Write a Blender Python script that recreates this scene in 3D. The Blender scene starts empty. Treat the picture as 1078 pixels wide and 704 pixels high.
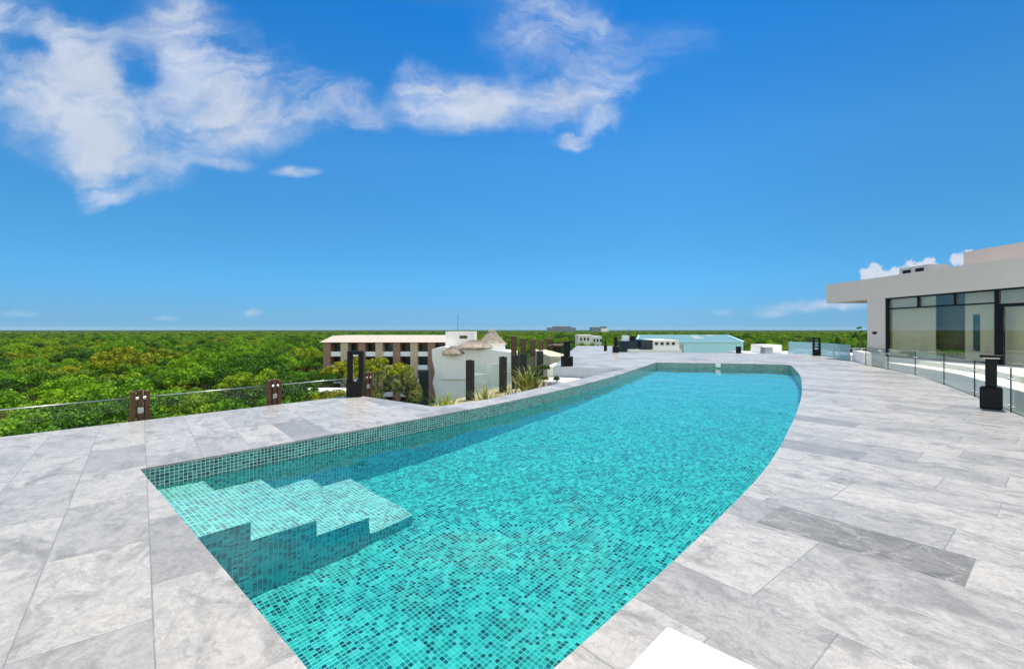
import bpy, math, random
import numpy as np
from mathutils import Vector, Matrix, noise as mnoise
from mathutils.geometry import tessellate_polygon

S = bpy.context.scene
COL = S.collection
R = math.radians
rnd = random.Random(7)

# ------------------------------------------------------------------ camera
cam = bpy.data.cameras.new("camera")
cam.sensor_width = 36.0
cam.lens = 480.0 / 1078.0 * 36.0
cam.shift_y = -5.0 / 1078.0
cam.clip_start = 0.05
cam.clip_end = 60000
camo = bpy.data.objects.new("camera", cam)
COL.objects.link(camo)
camo.location = (0, 0, 1.6)
camo.rotation_euler = (R(90), 0, 0)
S.camera = camo

# ------------------------------------------------------------------ light / view
SUN_AZ, SUN_EL = 40.0, 73.0           # azimuth from +Y towards +X
S.view_settings.view_transform = 'Standard'
S.view_settings.look = 'None'
S.view_settings.gamma = 1
S.view_settings.use_curve_mapping = False
S.view_settings.exposure = 0.50
try:
    S.cycles.use_denoising = True
    S.cycles.denoiser = 'OPENIMAGEDENOISE'
    S.cycles.max_bounces = 10
    S.cycles.transparent_max_bounces = 16
    S.cycles.sample_clamp_indirect = 6
except Exception:
    pass

sun = bpy.data.lights.new("sun", 'SUN')
sun.energy = 4.3
sun.angle = R(0.53)
sun.color = (1.0, 0.965, 0.91)
suno = bpy.data.objects.new("sun", sun)
COL.objects.link(suno)
sd = Vector((math.sin(R(SUN_AZ)) * math.cos(R(SUN_EL)), math.cos(R(SUN_AZ)) * math.cos(R(SUN_EL)), math.sin(R(SUN_EL))))
suno.rotation_euler = sd.to_track_quat('Z', 'Y').to_euler()


class NT:
    """tiny node-tree helper"""
    def __init__(self, tree):
        self.t = tree
        tree.nodes.clear()
    def n(self, typ, **kw):
        nd = self.t.nodes.new(typ)
        for k, v in kw.items():
            setattr(nd, k, v)
        return nd
    def l(self, a, b):
        self.t.links.new(a, b)
    def put(self, sock, v):
        if isinstance(v, bpy.types.NodeSocket):
            self.t.links.new(v, sock)
        else:
            sock.default_value = v
    def m(self, op, a, b=None, c=None, clamp=False):
        nd = self.n('ShaderNodeMath', operation=op, use_clamp=clamp)
        self.put(nd.inputs[0], a)
        if b is not None: self.put(nd.inputs[1], b)
        if c is not None: self.put(nd.inputs[2], c)
        return nd.outputs[0]
    def vm(self, op, a, b=None):
        nd = self.n('ShaderNodeVectorMath', operation=op)
        self.put(nd.inputs[0], a)
        if b is not None:
            if op == 'SCALE': self.put(nd.inputs['Scale'], b)
            else: self.put(nd.inputs[1], b)
        return nd.outputs['Value'] if op in ('LENGTH', 'DOT_PRODUCT', 'DISTANCE') else nd.outputs[0]
    def sep(self, v):
        nd = self.n('ShaderNodeSeparateXYZ'); self.put(nd.inputs[0], v); return nd.outputs
    def comb(self, x=0.0, y=0.0, z=0.0):
        nd = self.n('ShaderNodeCombineXYZ')
        self.put(nd.inputs[0], x); self.put(nd.inputs[1], y); self.put(nd.inputs[2], z)
        return nd.outputs[0]
    def noise(self, v, scale=5.0, detail=4.0, rough=0.5, dist=0.0, col=False):
        nd = self.n('ShaderNodeTexNoise')
        if v is not None: self.put(nd.inputs['Vector'], v)
        self.put(nd.inputs['Scale'], scale); self.put(nd.inputs['Detail'], detail)
        self.put(nd.inputs['Roughness'], rough); self.put(nd.inputs['Distortion'], dist)
        return nd.outputs['Color' if col else 'Fac']
    def white(self, v):
        nd = self.n('ShaderNodeTexWhiteNoise', noise_dimensions='3D'); self.put(nd.inputs['Vector'], v); return nd.outputs
    def ramp(self, f, stops, interp='LINEAR'):
        nd = self.n('ShaderNodeValToRGB')
        nd.color_ramp.interpolation = interp
        el = nd.color_ramp.elements
        while len(el) > 1: el.remove(el[-1])
        el[0].position, el[0].color = stops[0][0], (*stops[0][1], 1)
        for p, c in stops[1:]:
            e = el.new(p); e.color = (*c, 1)
        self.put(nd.inputs[0], f)
        return nd.outputs[0]
    def mr(self, v, a, b, c=0.0, d=1.0, smooth=False):
        nd = self.n('ShaderNodeMapRange', interpolation_type='SMOOTHSTEP' if smooth else 'LINEAR')
        for i, x in enumerate((v, a, b, c, d)): self.put(nd.inputs[i], x)
        return nd.outputs[0]
    def mix(self, f, a, b, blend='MIX'):
        nd = self.n('ShaderNodeMix', data_type='RGBA', blend_type=blend)
        self.put(nd.inputs[0], f)
        for i, x in ((6, a), (7, b)):
            if not isinstance(x, bpy.types.NodeSocket) and len(x) == 3: x = (*x, 1)
            self.put(nd.inputs[i], x)
        return nd.outputs[2]


# ------------------------------------------------------------------ sky
world = bpy.data.worlds.new("World")
S.world = world
world.use_nodes = True
T = NT(world.node_tree)
sky = T.n('ShaderNodeTexSky', sky_type='NISHITA')
sky.sun_disc = False
sky.sun_elevation = R(SUN_EL)
sky.sun_rotation = R(SUN_AZ)
sky.altitude = 0
sky.air_density = 1.0
sky.dust_density = 0.0
sky.ozone_density = 1.0
hs = T.n('ShaderNodeHueSaturation')
hs.inputs['Saturation'].default_value = 1.0
hs.inputs['Value'].default_value = 1.0
T.l(sky.outputs[0], hs.inputs['Color'])
SKY_STR = 0.085
skyc0 = T.vm('SCALE', hs.outputs[0], SKY_STR)
geo = T.n('ShaderNodeNewGeometry')
d = T.vm('SCALE', geo.outputs['Incoming'], -1.0)
dx, dy, dz = T.sep(d)
# clear tropical air: deeper blue towards the north, unseen sky overhead and behind brightened as added fill light
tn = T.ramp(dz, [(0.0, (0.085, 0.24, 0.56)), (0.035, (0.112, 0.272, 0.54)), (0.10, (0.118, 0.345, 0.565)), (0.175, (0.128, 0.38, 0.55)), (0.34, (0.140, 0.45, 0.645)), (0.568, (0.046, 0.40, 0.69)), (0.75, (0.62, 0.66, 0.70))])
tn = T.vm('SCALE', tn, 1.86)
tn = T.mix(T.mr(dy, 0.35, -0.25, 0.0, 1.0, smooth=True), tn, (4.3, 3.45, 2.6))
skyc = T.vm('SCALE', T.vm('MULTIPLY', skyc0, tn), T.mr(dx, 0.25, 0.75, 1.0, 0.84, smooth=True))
ysafe = T.m('MAXIMUM', dy, 0.08)
p0 = T.comb(T.m('DIVIDE', dx, ysafe), T.m('DIVIDE', dz, ysafe), 0.0)   # gnomonic sky coordinates about the north
w1 = T.noise(p0, 2.6, 5, 0.55, 0.3, col=True)
w2 = T.noise(p0, 9.0, 5, 0.6, 0.2, col=True)
warp = T.vm('ADD', T.vm('SCALE', T.vm('SUBTRACT', w1, (0.5, 0.5, 0.5)), 0.17),
            T.vm('SCALE', T.vm('SUBTRACT', w2, (0.5, 0.5, 0.5)), 0.09))
p = T.vm('ADD', p0, warp)


def blob(px, py, rx, ry, rot, amp, pv=None):
    """soft elliptical bank of cloud centred on a sky direction"""
    mp = T.n('ShaderNodeMapping', vector_type='TEXTURE')
    T.put(mp.inputs['Vector'], p if pv is None else pv)
    mp.inputs['Location'].default_value = ((px - 539) / 480, (347 - py) / 480, 0)
    mp.inputs['Rotation'].default_value = (0, 0, R(rot))
    mp.inputs['Scale'].default_value = (rx / 480, ry / 480, 1)
    x, y, z = T.sep(mp.outputs[0])
    r = T.vm('LENGTH', T.comb(x, y, 0.0))
    return T.mr(r, 1.0, 0.15, 0.0, amp, smooth=True)


def union(lst):
    o = lst[0]
    for b in lst[1:]:
        o = T.m('SUBTRACT', T.m('ADD', o, b), T.m('MULTIPLY', o, b))
    return o


big = union([
    blob(30, 40, 220, 62, -18, 0.9), blob(205, 40, 110, 75, -50, 0.95), blob(60, 120, 175, 80, -22, 0.9), blob(110, 70, 120, 70, -20, 0.7),
    blob(200, 135, 160, 55, 0, 0.95), blob(325, 120, 115, 40, 8, 0.92), blob(130, 165, 110, 55, -10, 0.92), blob(250, 90, 60, 70, -40, 0.7),
    blob(105, 198, 44, 30, 0, 0.92), blob(385, 128, 46, 26, -25, 0.75), blob(300, 92, 140, 50, -15, 0.45),
    blob(500, 112, 130, 50, 4, 0.95), blob(600, 105, 88, 50, 20, 0.92), blob(575, 35, 110, 75, -25, 0.75), blob(470, 95, 75, 42, -10, 0.75),
    blob(435, 100, 55, 40, -20, 0.75), blob(645, 90, 44, 34, 35, 0.8), blob(640, 55, 90, 70, 0, 0.42), blob(720, 45, 60, 34, 0, 0.25),
    blob(604, 157, 38, 12, 2, 0.9), blob(628, 132, 44, 22, 48, 0.7)])
holes = union([blob(152, 84, 42, 36, 10, 0.92), blob(28, 48, 46, 18, -10, 0.8), blob(565, 68, 34, 18, -20, 0.4), blob(300, 55, 50, 28, -20, 0.4), blob(395, 85, 26, 36, 0, 0.6)])
big = T.m('MULTIPLY', big, T.m('SUBTRACT', 1.0, holes))
def fibre(rot, sx, sy, scale, det=8):
    st = T.n('ShaderNodeMapping')
    T.put(st.inputs['Vector'], p)
    st.inputs['Rotation'].default_value = (0, 0, R(rot))
    st.inputs['Scale'].default_value = (sx, sy, 1)
    return T.noise(st.outputs[0], scale, det, 0.6, 0.8)
fa_ = fibre(22, 1.0, 2.8, 3.2)
fb_ = fibre(-35, 1.0, 2.4, 4.6)
fc_ = T.noise(p, 3.2, 6, 0.55, 0.4)
tex = T.m('ADD', T.m('MULTIPLY', T.mr(fa_, 0.34, 0.66), 0.42), T.m('ADD', T.m('MULTIPLY', T.mr(fb_, 0.34, 0.66), 0.24), T.m('MULTIPLY', T.mr(fc_, 0.34, 0.66), 0.34)))
dens = T.m('MULTIPLY', big, T.mr(tex, 0.15, 0.72, 0.22, 1.0))
dens = T.mr(dens, 0.06, 0.98, 0.0, 0.88, smooth=True)
# wisps and the low puffs near the horizon
pw = T.vm('ADD', p0, T.vm('SCALE', T.vm('SUBTRACT', w2, (0.5, 0.5, 0.5)), 0.03))
fine = T.noise(p0, 42, 5, 0.6)
pw2 = T.vm('ADD', p0, T.vm('SCALE', T.vm('SUBTRACT', T.noise(p0, 30, 4, 0.6, 0, col=True), (0.5, 0.5, 0.5)), 0.022))
wis = union([blob(312, 180, 34, 8, 0, 0.55, pw), blob(235, 172, 45, 9, -5, 0.4, pw), blob(265, 329, 12, 6, 0, 0.45, pw2),
             blob(175, 335, 18, 4, 0, 0.3, pw2), blob(20, 331, 30, 5, 0, 0.2, pw2), blob(850, 322, 70, 9, 4, 0.4, pw2),
             blob(890, 320, 40, 9, 0, 0.55, pw2), blob(812, 331, 30, 5, 0, 0.3, pw2), blob(760, 329, 16, 4, 0, 0.25, pw2)])
wis = T.m('MULTIPLY', wis, T.mr(fine, 0.3, 0.6, 0.5, 1.1))
pw3 = T.vm('ADD', p0, T.vm('ADD', T.vm('SCALE', T.vm('SUBTRACT', T.noise(p0, 24, 6, 0.65, 0, col=True), (0.5, 0.5, 0.5)), 0.05),
                          T.vm('SCALE', T.vm('SUBTRACT', T.noise(p0, 75, 4, 0.6, 0, col=True), (0.5, 0.5, 0.5)), 0.016)))
cum = union([blob(912, 289, 13, 9, 0, 1, pw3), blob(922, 284, 13, 10, 0, 1, pw3), blob(932, 290, 16, 8, 0, 1, pw3), blob(948, 286, 20, 10, -8, 1, pw3), blob(966, 281, 20, 9, -12, 1, pw3),
             blob(980, 277, 14, 7, -20, 1, pw3), blob(1008, 273, 13, 11, 0, 1, pw3), blob(1018, 271, 12, 12, 0, 1, pw3), blob(990, 288, 60, 9, 0, 1, pw3)])
cum = T.m('MULTIPLY', T.mr(T.m('MULTIPLY', cum, T.mr(fine, 0.3, 0.62, 0.55, 1.15)), 0.16, 0.75, 0.0, 0.95, smooth=True), 1.0)
total = union([dens, wis, cum])
total = T.m('MULTIPLY', total, T.mr(dy, 0.1, 0.25, 0.0, 1.0), clamp=True)
shade = T.mr(T.noise(p, 6.0, 5, 0.55), 0.3, 0.7, 0.82, 1.0)
cloudc = T.vm('MULTIPLY', T.comb(shade, shade, shade), (0.52, 0.565, 0.645))
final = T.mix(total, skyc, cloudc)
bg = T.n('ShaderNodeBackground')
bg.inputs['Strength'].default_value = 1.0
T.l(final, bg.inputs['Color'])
wo = T.n('ShaderNodeOutputWorld')
T.l(bg.outputs[0], wo.inputs[0])


# ------------------------------------------------------------------ materials
def newmat(name):
    m = bpy.data.materials.new(name)
    m.use_nodes = True
    t = NT(m.node_tree)
    out = t.n('ShaderNodeOutputMaterial')
    return m, t, out


def principled(t, out, color, rough=0.6, spec=0.4, metallic=0.0, bump=None, bstr=0.3, bdist=0.01, trans=None):
    b = t.n('ShaderNodeBsdfPrincipled')
    if not isinstance(color, bpy.types.NodeSocket): color = (*color, 1)
    t.put(b.inputs['Base Color'], color)
    t.put(b.inputs['Roughness'], rough)
    b.inputs['Metallic'].default_value = metallic
    b.inputs['Specular IOR Level'].default_value = spec
    if bump is not None:
        bn = t.n('ShaderNodeBump')
        bn.inputs['Strength'].default_value = bstr
        bn.inputs['Distance'].default_value = bdist
        t.l(bump, bn.inputs['Height'])
        t.l(bn.outputs[0], b.inputs['Normal'])
    t.l(b.outputs[0], out.inputs[0])
    return b


def simple(name, c1, c2=None, scale=3.0, rough=0.7, spec=0.3, metallic=0.0, bstr=0.15, bdist=0.01, detail=6):
    m, t, out = newmat(name)
    co = t.n('ShaderNodeTexCoord').outputs['Object']
    nz = t.noise(co, scale, detail, 0.6)
    c2 = c2 or tuple(x * 0.82 for x in c1)
    col = t.ramp(nz, [(0.3, c2), (0.7, c1)])
    principled(t, out, col, rough, spec, metallic, t.noise(co, scale * 9, 4, 0.6), bstr, bdist)
    return m


ROW, TLEN = 0.56, 1.235
AX, AY = 0.632, -0.775      # paver length direction
NX, NY = 0.775, 0.632       # paver row direction


def paver_material():
    m, t, out = newmat("grey_stone_pavers")
    co = t.n('ShaderNodeTexCoord').outputs['Object']
    x, y, z = t.sep(co)
    u = t.m('ADD', t.m('MULTIPLY', x, AX), t.m('MULTIPLY', y, AY))
    v = t.m('ADD', t.m('MULTIPLY', x, NX), t.m('MULTIPLY', y, NY))
    rv = t.m('DIVIDE', t.m('SUBTRACT', v, 3.975 - 12 * ROW), ROW)
    row = t.m('FLOOR', rv)
    off = t.white(t.comb(row, 3.3, 0.0))[0]
    # the row that holds the one dark slab keeps its own joint position
    isr = t.m('COMPARE', row, 12.0, 0.1)
    off = t.m('ADD', t.m('MULTIPLY', off, t.m('SUBTRACT', 1.0, isr)), t.m('MULTIPLY', isr, 0.341))
    ru = t.m('ADD', t.m('DIVIDE', u, TLEN), t.m('ADD', off, 20.0))
    ti = t.m('FLOOR', ru)
    ran = t.white(t.comb(ti, row, 0.0))
    r1, rc = ran[0], ran[1]
    fu = t.m('MULTIPLY', t.m('FRACT', ru), TLEN)
    fv = t.m('MULTIPLY', t.m('FRACT', rv), ROW)
    eu = t.m('MINIMUM', fu, t.m('SUBTRACT', TLEN, fu))
    ev = t.m('MINIMUM', fv, t.m('SUBTRACT', ROW, fv))
    edge = t.m('MINIMUM', eu, ev)
    wob = t.m('MULTIPLY', t.m('SUBTRACT', t.noise(co, 9, 3, 0.6), 0.5), 0.003)
    joint = t.mr(t.m('ADD', edge, wob), 0.0015, 0.0055, 1.0, 0.0)
    # marble-like clouding, shifted per slab so that it never runs over a joint
    ofs = t.vm('SCALE', rc, 40.0)
    lw = t.vm('SCALE', t.vm('SUBTRACT', t.noise(t.vm('ADD', co, ofs), 1.8, 4, 0.6, 0, col=True), (0.5, 0.5, 0.5)), 0.9)
    lp = t.vm('ADD', t.comb(u, t.m('MULTIPLY', v, 1.5), 0.0), lw)
    q = t.vm('ADD', lp, ofs)
    n1 = t.noise(q, 1.3, 7, 0.62, 0.9)
    n2 = t.noise(q, 5.5, 8, 0.68, 1.2)
    n3 = t.noise(t.vm('ADD', t.comb(u, v, 0.0), ofs), 26, 8, 0.78)
    base = t.ramp(n1, [(0.25, (0.33, 0.335, 0.345)), (0.5, (0.52, 0.52, 0.525)), (0.72, (0.655, 0.65, 0.645))])
    base = t.mix(0.6, base, t.ramp(n2, [(0.32, (0.24, 0.245, 0.255)), (0.5, (0.53, 0.53, 0.53)), (0.70, (0.74, 0.73, 0.72))]))
    base = t.mix(0.36, base, t.ramp(n3, [(0.35, (0.30, 0.30, 0.305)), (0.65, (0.66, 0.66, 0.66))]))
    tone = t.ramp(r1, [(0.0, (0.62, 0.625, 0.64)), (0.18, (0.80, 0.805, 0.82)), (0.45, (0.96, 0.96, 0.96)), (0.8, (1.03, 1.025, 1.015)), (1.0, (1.09, 1.08, 1.06))])
    base = t.mix(1.0, base, tone, 'MULTIPLY')
    # crystalline veins
    vq = t.vm('ADD', q, t.vm('SCALE', t.vm('SUBTRACT', t.noise(q, 2.5, 4, 0.6, 0, col=True), (0.5, 0.5, 0.5)), 0.5))
    vor = t.n('ShaderNodeTexVoronoi', feature='DISTANCE_TO_EDGE')
    t.put(vor.inputs['Vector'], vq); vor.inputs['Scale'].default_value = 1.7
    vein = t.m('MULTIPLY', t.mr(vor.outputs['Distance'], 0.0, 0.018, 1.0, 0.0), t.mr(t.noise(q, 3, 3, 0.5), 0.48, 0.66))
    base = t.mix(t.m('MULTIPLY', vein, 0.45), base, (0.72, 0.72, 0.71))
    crk = t.n('ShaderNodeTexVoronoi', feature='DISTANCE_TO_EDGE')
    t.put(crk.inputs['Vector'], t.vm('ADD', t.vm('MULTIPLY', vq, (0.6, 1.6, 1)), (3.7, 1.9, 0))); crk.inputs['Scale'].default_value = 1.1
    ck = t.m('MULTIPLY', t.mr(crk.outputs['Distance'], 0.0, 0.012, 1.0, 0.0), t.mr(t.noise(q, 2.2, 3, 0.5), 0.50, 0.62))
    base = t.mix(t.m('MULTIPLY', ck, 0.55), base, (0.20, 0.20, 0.20))
    # darker smudges and pits
    sm = t.mr(t.noise(t.vm('ADD', t.comb(t.m('MULTIPLY', u, 0.6), v, 0.0), ofs), 3.2, 8, 0.72, 0.6), 0.50, 0.66, 0.0, 0.85)
    base = t.mix(sm, base, (0.25, 0.252, 0.255))
    # pits / speckles
    pv = t.n('ShaderNodeTexVoronoi', feature='F1')
    t.put(pv.inputs['Vector'], co); pv.inputs['Scale'].default_value = 4.0
    pit = t.m('MULTIPLY', t.mr(pv.outputs['Distance'], 0.02, 0.05, 1.0, 0.0), t.mr(t.noise(co, 1.3, 2, 0.5), 0.53, 0.56))
    base = t.mix(t.m('MULTIPLY', pit, 0.5), base, (0.22, 0.22, 0.22))
    n4 = t.noise(t.vm('ADD', t.comb(u, v, 0.0), ofs), 120, 4, 0.75)
    base = t.vm('SCALE', base, t.mr(n4, 0.3, 0.7, 0.84, 1.13))
    grit = t.mr(t.noise(t.vm('ADD', co, ofs), 75, 3, 0.6), 0.64, 0.70, 0.0, 0.4)
    base = t.mix(t.m('MULTIPLY', grit, t.mr(n1, 0.4, 0.6)), base, (0.26, 0.26, 0.255))
    dark = t.m('MULTIPLY', isr, t.m('COMPARE', ti, 19.0, 0.1))
    dv = t.n('ShaderNodeTexVoronoi', feature='DISTANCE_TO_EDGE')
    t.put(dv.inputs['Vector'], t.vm('ADD', t.vm('MULTIPLY', t.comb(u, v, 0.0), (0.7, 2.0, 1)), t.vm('SCALE', t.vm('SUBTRACT', t.noise(q, 4, 4, 0.6, 0, col=True), (0.5, 0.5, 0.5)), 0.35)))
    dv.inputs['Scale'].default_value = 4.0
    dvein = t.m('MULTIPLY', t.mr(dv.outputs['Distance'], 0.0, 0.05, 1.0, 0.0), t.mr(t.noise(q, 5, 3, 0.6), 0.44, 0.56))
    darkc = t.mix(0.7, t.ramp(t.noise(q, 4, 8, 0.7, 1.0), [(0.3, (0.20, 0.195, 0.19)), (0.7, (0.40, 0.395, 0.385))]), base, 'MULTIPLY')
    darkc = t.mix(0.5, darkc, t.ramp(t.noise(q, 4, 8, 0.7, 1.0), [(0.3, (0.20, 0.195, 0.19)), (0.7, (0.40, 0.395, 0.385))]))
    darkc = t.mix(t.m('MULTIPLY', dvein, 0.6), darkc, (0.6, 0.6, 0.6))
    base = t.mix(dark, base, darkc)
    base = t.vm('MULTIPLY', base, (0.74, 0.675, 0.585))
    base = t.mix(t.m('MULTIPLY', joint, t.mr(t.noise(co, 2.3, 5, 0.6), 0.35, 0.62, 0.45, 1.0)), base, (0.17, 0.17, 0.165))
    hgt = t.m('ADD', t.m('MULTIPLY', joint, -1.0), t.m('ADD', t.m('MULTIPLY', n2, 0.45), t.m('MULTIPLY', n3, 0.4)))
    hgt = t.m('ADD', hgt, t.m('MULTIPLY', r1, 0.6))
    rough = t.mr(n2, 0.3, 0.7, 0.26, 0.46)
    principled(t, out, base, rough, 0.5, 0, hgt, 0.35, 0.006)
    return m


def mosaic_material(name="green_glass_mosaic", pale=0.0, dim=1.0, grc=(0.17, 0.58, 0.55), redk=0.40, bluek=0.96):
    m, t, out = newmat(name)
    uv = t.n('ShaderNodeTexCoord').outputs['UV']
    g = t.vm('DIVIDE', uv, (0.046, 0.046, 1))
    wob = t.vm('SCALE', t.vm('SUBTRACT', t.noise(uv, 6, 2, 0.5, 0, col=True), (0.5, 0.5, 0.5)), 0.25)
    g = t.vm('ADD', g, wob)
    x, y, z = t.sep(g)
    cx, cy = t.m('FLOOR', x), t.m('FLOOR', y)
    # some neighbours share one tint, which reads as the longer tiles of the mix
    pair = t.m('GREATER_THAN', t.white(t.comb(t.m('FLOOR', t.m('MULTIPLY', cx, 0.5)), cy, 5.0))[0], 0.72)
    cxx = t.m('ADD', t.m('MULTIPLY', cx, t.m('SUBTRACT', 1.0, pair)), t.m('MULTIPLY', pair, t.m('MULTIPLY', t.m('FLOOR', t.m('MULTIPLY', cx, 0.5)), 2.0)))
    rr = t.white(t.comb(cxx, cy, 1.0))
    col = t.ramp(rr[0], [(0.0, (0.012, 0.095, 0.085)), (0.10, (0.018, 0.17, 0.15)), (0.20, (0.025, 0.27, 0.23)), (0.36, (0.038, 0.37, 0.315)),
                         (0.55, (0.07, 0.47, 0.40)), (0.72, (0.12, 0.56, 0.48)), (0.86, (0.20, 0.62, 0.54)), (0.965, (0.30, 0.66, 0.60))], 'CONSTANT')
    drift = t.mr(t.noise(uv, 1.6, 4, 0.6), 0.3, 0.7, 0.85, 1.15)
    col = t.vm('SCALE', col, drift)
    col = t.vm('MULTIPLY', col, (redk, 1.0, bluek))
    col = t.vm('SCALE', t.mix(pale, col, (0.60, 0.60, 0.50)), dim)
    fx, fy = t.m('FRACT', x), t.m('FRACT', y)
    e = t.m('MINIMUM', t.m('MINIMUM', fx, t.m('SUBTRACT', 1.0, fx)), t.m('MINIMUM', fy, t.m('SUBTRACT', 1.0, fy)))
    grout = t.mr(e, 0.05, 0.085, 1.0, 0.0)
    col = t.mix(grout, col, grc)
    tilt = t.m('MULTIPLY', rr[0], 0.4)
    rough = t.mr(grout, 0.0, 1.0, 0.18, 0.8)
    principled(t, out, col, rough, 0.5, 0, t.m('ADD', t.m('MULTIPLY', grout, -1.0), tilt), 0.3, 0.003)
    return m


def water_material():
    m, t, out = newmat("pool_water")
    co = t.n('ShaderNodeTexCoord').outputs['Object']
    h = t.noise(co, 7.0, 3, 0.5, 0.5)
    bn = t.n('ShaderNodeBump')
    bn.inputs['Strength'].default_value = 0.12
    bn.inputs['Distance'].default_value = 0.02
    t.l(h, bn.inputs['Height'])
    tr = t.n('ShaderNodeBsdfRefraction')
    tr.inputs['Roughness'].default_value = 0.0
    tr.inputs['IOR'].default_value = 1.333
    tr.inputs['Color'].default_value = (0.72, 0.978, 0.985, 1)
    gl = t.n('ShaderNodeBsdfGlossy')
    gl.inputs['Roughness'].default_value = 0.015
    gl.inputs['Color'].default_value = (1, 1, 1, 1)
    t.l(bn.outputs[0], gl.inputs['Normal'])
    fr = t.n('ShaderNodeFresnel')
    fr.inputs['IOR'].default_value = 1.333
    mx = t.n('ShaderNodeMixShader')
    t.l(fr.outputs[0], mx.inputs[0]); t.l(tr.outputs[0], mx.inputs[1]); t.l(gl.outputs[0], mx.inputs[2])
    t.l(mx.outputs[0], out.inputs['Surface'])
    return m


def glass_material(name, tint=(0.93, 0.97, 0.955), refl=1.0, ior=1.5):
    m, t, out = newmat(name)
    tr = t.n('ShaderNodeBsdfTransparent')
    tr.inputs[0].default_value = (*tint, 1)
    gl = t.n('ShaderNodeBsdfGlossy')
    gl.inputs['Roughness'].default_value = 0.01
    gl.inputs['Color'].default_value = (0.95, 1.0, 0.98, 1)
    fr = t.n('ShaderNodeFresnel')
    fr.inputs['IOR'].default_value = ior
    mx = t.n('ShaderNodeMixShader')
    t.l(t.m('MULTIPLY', fr.outputs[0], refl, clamp=True), mx.inputs[0])
    t.l(tr.outputs[0], mx.inputs[1]); t.l(gl.outputs[0], mx.inputs[2])
    t.l(mx.outputs[0], out.inputs[0])
    return m


def frosted_material():
    m, t, out = newmat("pale_frosted_glass")
    tr = t.n('ShaderNodeBsdfTransparent'); tr.inputs[0].default_value = (0.8, 0.93, 0.95, 1)
    tl = t.n('ShaderNodeBsdfTranslucent'); tl.inputs[0].default_value = (0.55, 0.75, 0.80, 1)
    df_ = t.n('ShaderNodeBsdfDiffuse'); df_.inputs[0].default_value = (0.50, 0.68, 0.73, 1)
    a = t.n('ShaderNodeMixShader'); a.inputs[0].default_value = 0.5
    t.l(tl.outputs[0], a.inputs[1]); t.l(df_.outputs[0], a.inputs[2])
    b = t.n('ShaderNodeMixShader'); b.inputs[0].default_value = 0.62
    t.l(tr.outputs[0], b.inputs[1]); t.l(a.outputs[0], b.inputs[2])
    t.l(b.outputs[0], out.inputs[0])
    return m


def leaf_material(name, ramp):
    m, t, out = newmat(name)
    info = t.n('ShaderNodeObjectInfo')
    co = t.n('ShaderNodeTexCoord').outputs['Object']
    rr = info.outputs['Random']
    c = t.ramp(rr, ramp)
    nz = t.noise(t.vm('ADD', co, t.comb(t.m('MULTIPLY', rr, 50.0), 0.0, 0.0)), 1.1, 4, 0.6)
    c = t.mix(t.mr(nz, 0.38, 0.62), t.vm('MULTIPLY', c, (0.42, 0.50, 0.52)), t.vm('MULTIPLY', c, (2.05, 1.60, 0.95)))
    b = t.n('ShaderNodeBsdfDiffuse'); t.l(c, b.inputs[0])
    tl = t.n('ShaderNodeBsdfTranslucent'); t.l(t.vm('MULTIPLY', c, (1.25, 1.15, 0.5)), tl.inputs[0])
    mx = t.n('ShaderNodeMixShader'); mx.inputs[0].default_value = 0.17
    t.l(b.outputs[0], mx.inputs[1]); t.l(tl.outputs[0], mx.inputs[2])
    gl = t.n('ShaderNodeBsdfGlossy'); gl.inputs['Roughness'].default_value = 0.45; gl.inputs[0].default_value = (0.6, 0.65, 0.6, 1)
    m2 = t.n('ShaderNodeMixShader'); m2.inputs[0].default_value = 0.012
    t.l(mx.outputs[0], m2.inputs[1]); t.l(gl.outputs[0], m2.inputs[2])
    t.l(m2.outputs[0], out.inputs[0])
    return m


def brick_material():
    m, t, out = newmat("terracotta_brick")
    co = t.n('ShaderNodeTexCoord').outputs['Object']
    x, y, z = t.sep(co)
    br = t.n('ShaderNodeTexBrick')
    t.put(br.inputs['Vector'], t.comb(t.m('ADD', x, y), z, 0.0))
    br.inputs['Color1'].default_value = (0.42, 0.24, 0.15, 1)
    br.inputs['Color2'].default_value = (0.30, 0.17, 0.105, 1)
    br.inputs['Mortar'].default_value = (0.30, 0.22, 0.18, 1)
    br.inputs['Scale'].default_value = 1.0
    br.inputs['Brick Width'].default_value = 0.4
    br.inputs['Row Height'].default_value = 0.16
    br.inputs['Mortar Size'].default_value = 0.015
    c = t.mix(0.5, br.outputs[0], t.ramp(t.noise(co, 0.5, 5, 0.6), [(0.3, (0.17, 0.09, 0.07)), (0.7, (0.34, 0.19, 0.14))]))
    principled(t, out, c, 0.85, 0.2)
    return m


def plaster(name, c, stain=0.12, scale=0.7):
    m, t, out = newmat(name)
    co = t.n('ShaderNodeTexCoord').outputs['Object']
    x, y, z = t.sep(co)
    streak = t.noise(t.comb(t.m('MULTIPLY', x, 3.0), t.m('MULTIPLY', y, 3.0), t.m('MULTIPLY', z, 0.4)), scale * 2, 6, 0.65)
    blot = t.noise(co, scale, 6, 0.6)
    f = t.m('MULTIPLY', t.mr(t.m('MULTIPLY', t.m('ADD', streak, blot), 0.5), 0.42, 0.66), stain * 3, clamp=True)
    col = t.mix(f, c, tuple(x * 0.72 for x in c))
    principled(t, out, col, 0.85, 0.2, 0, t.noise(co, 60, 4, 0.6), 0.12, 0.004)
    return m


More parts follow.
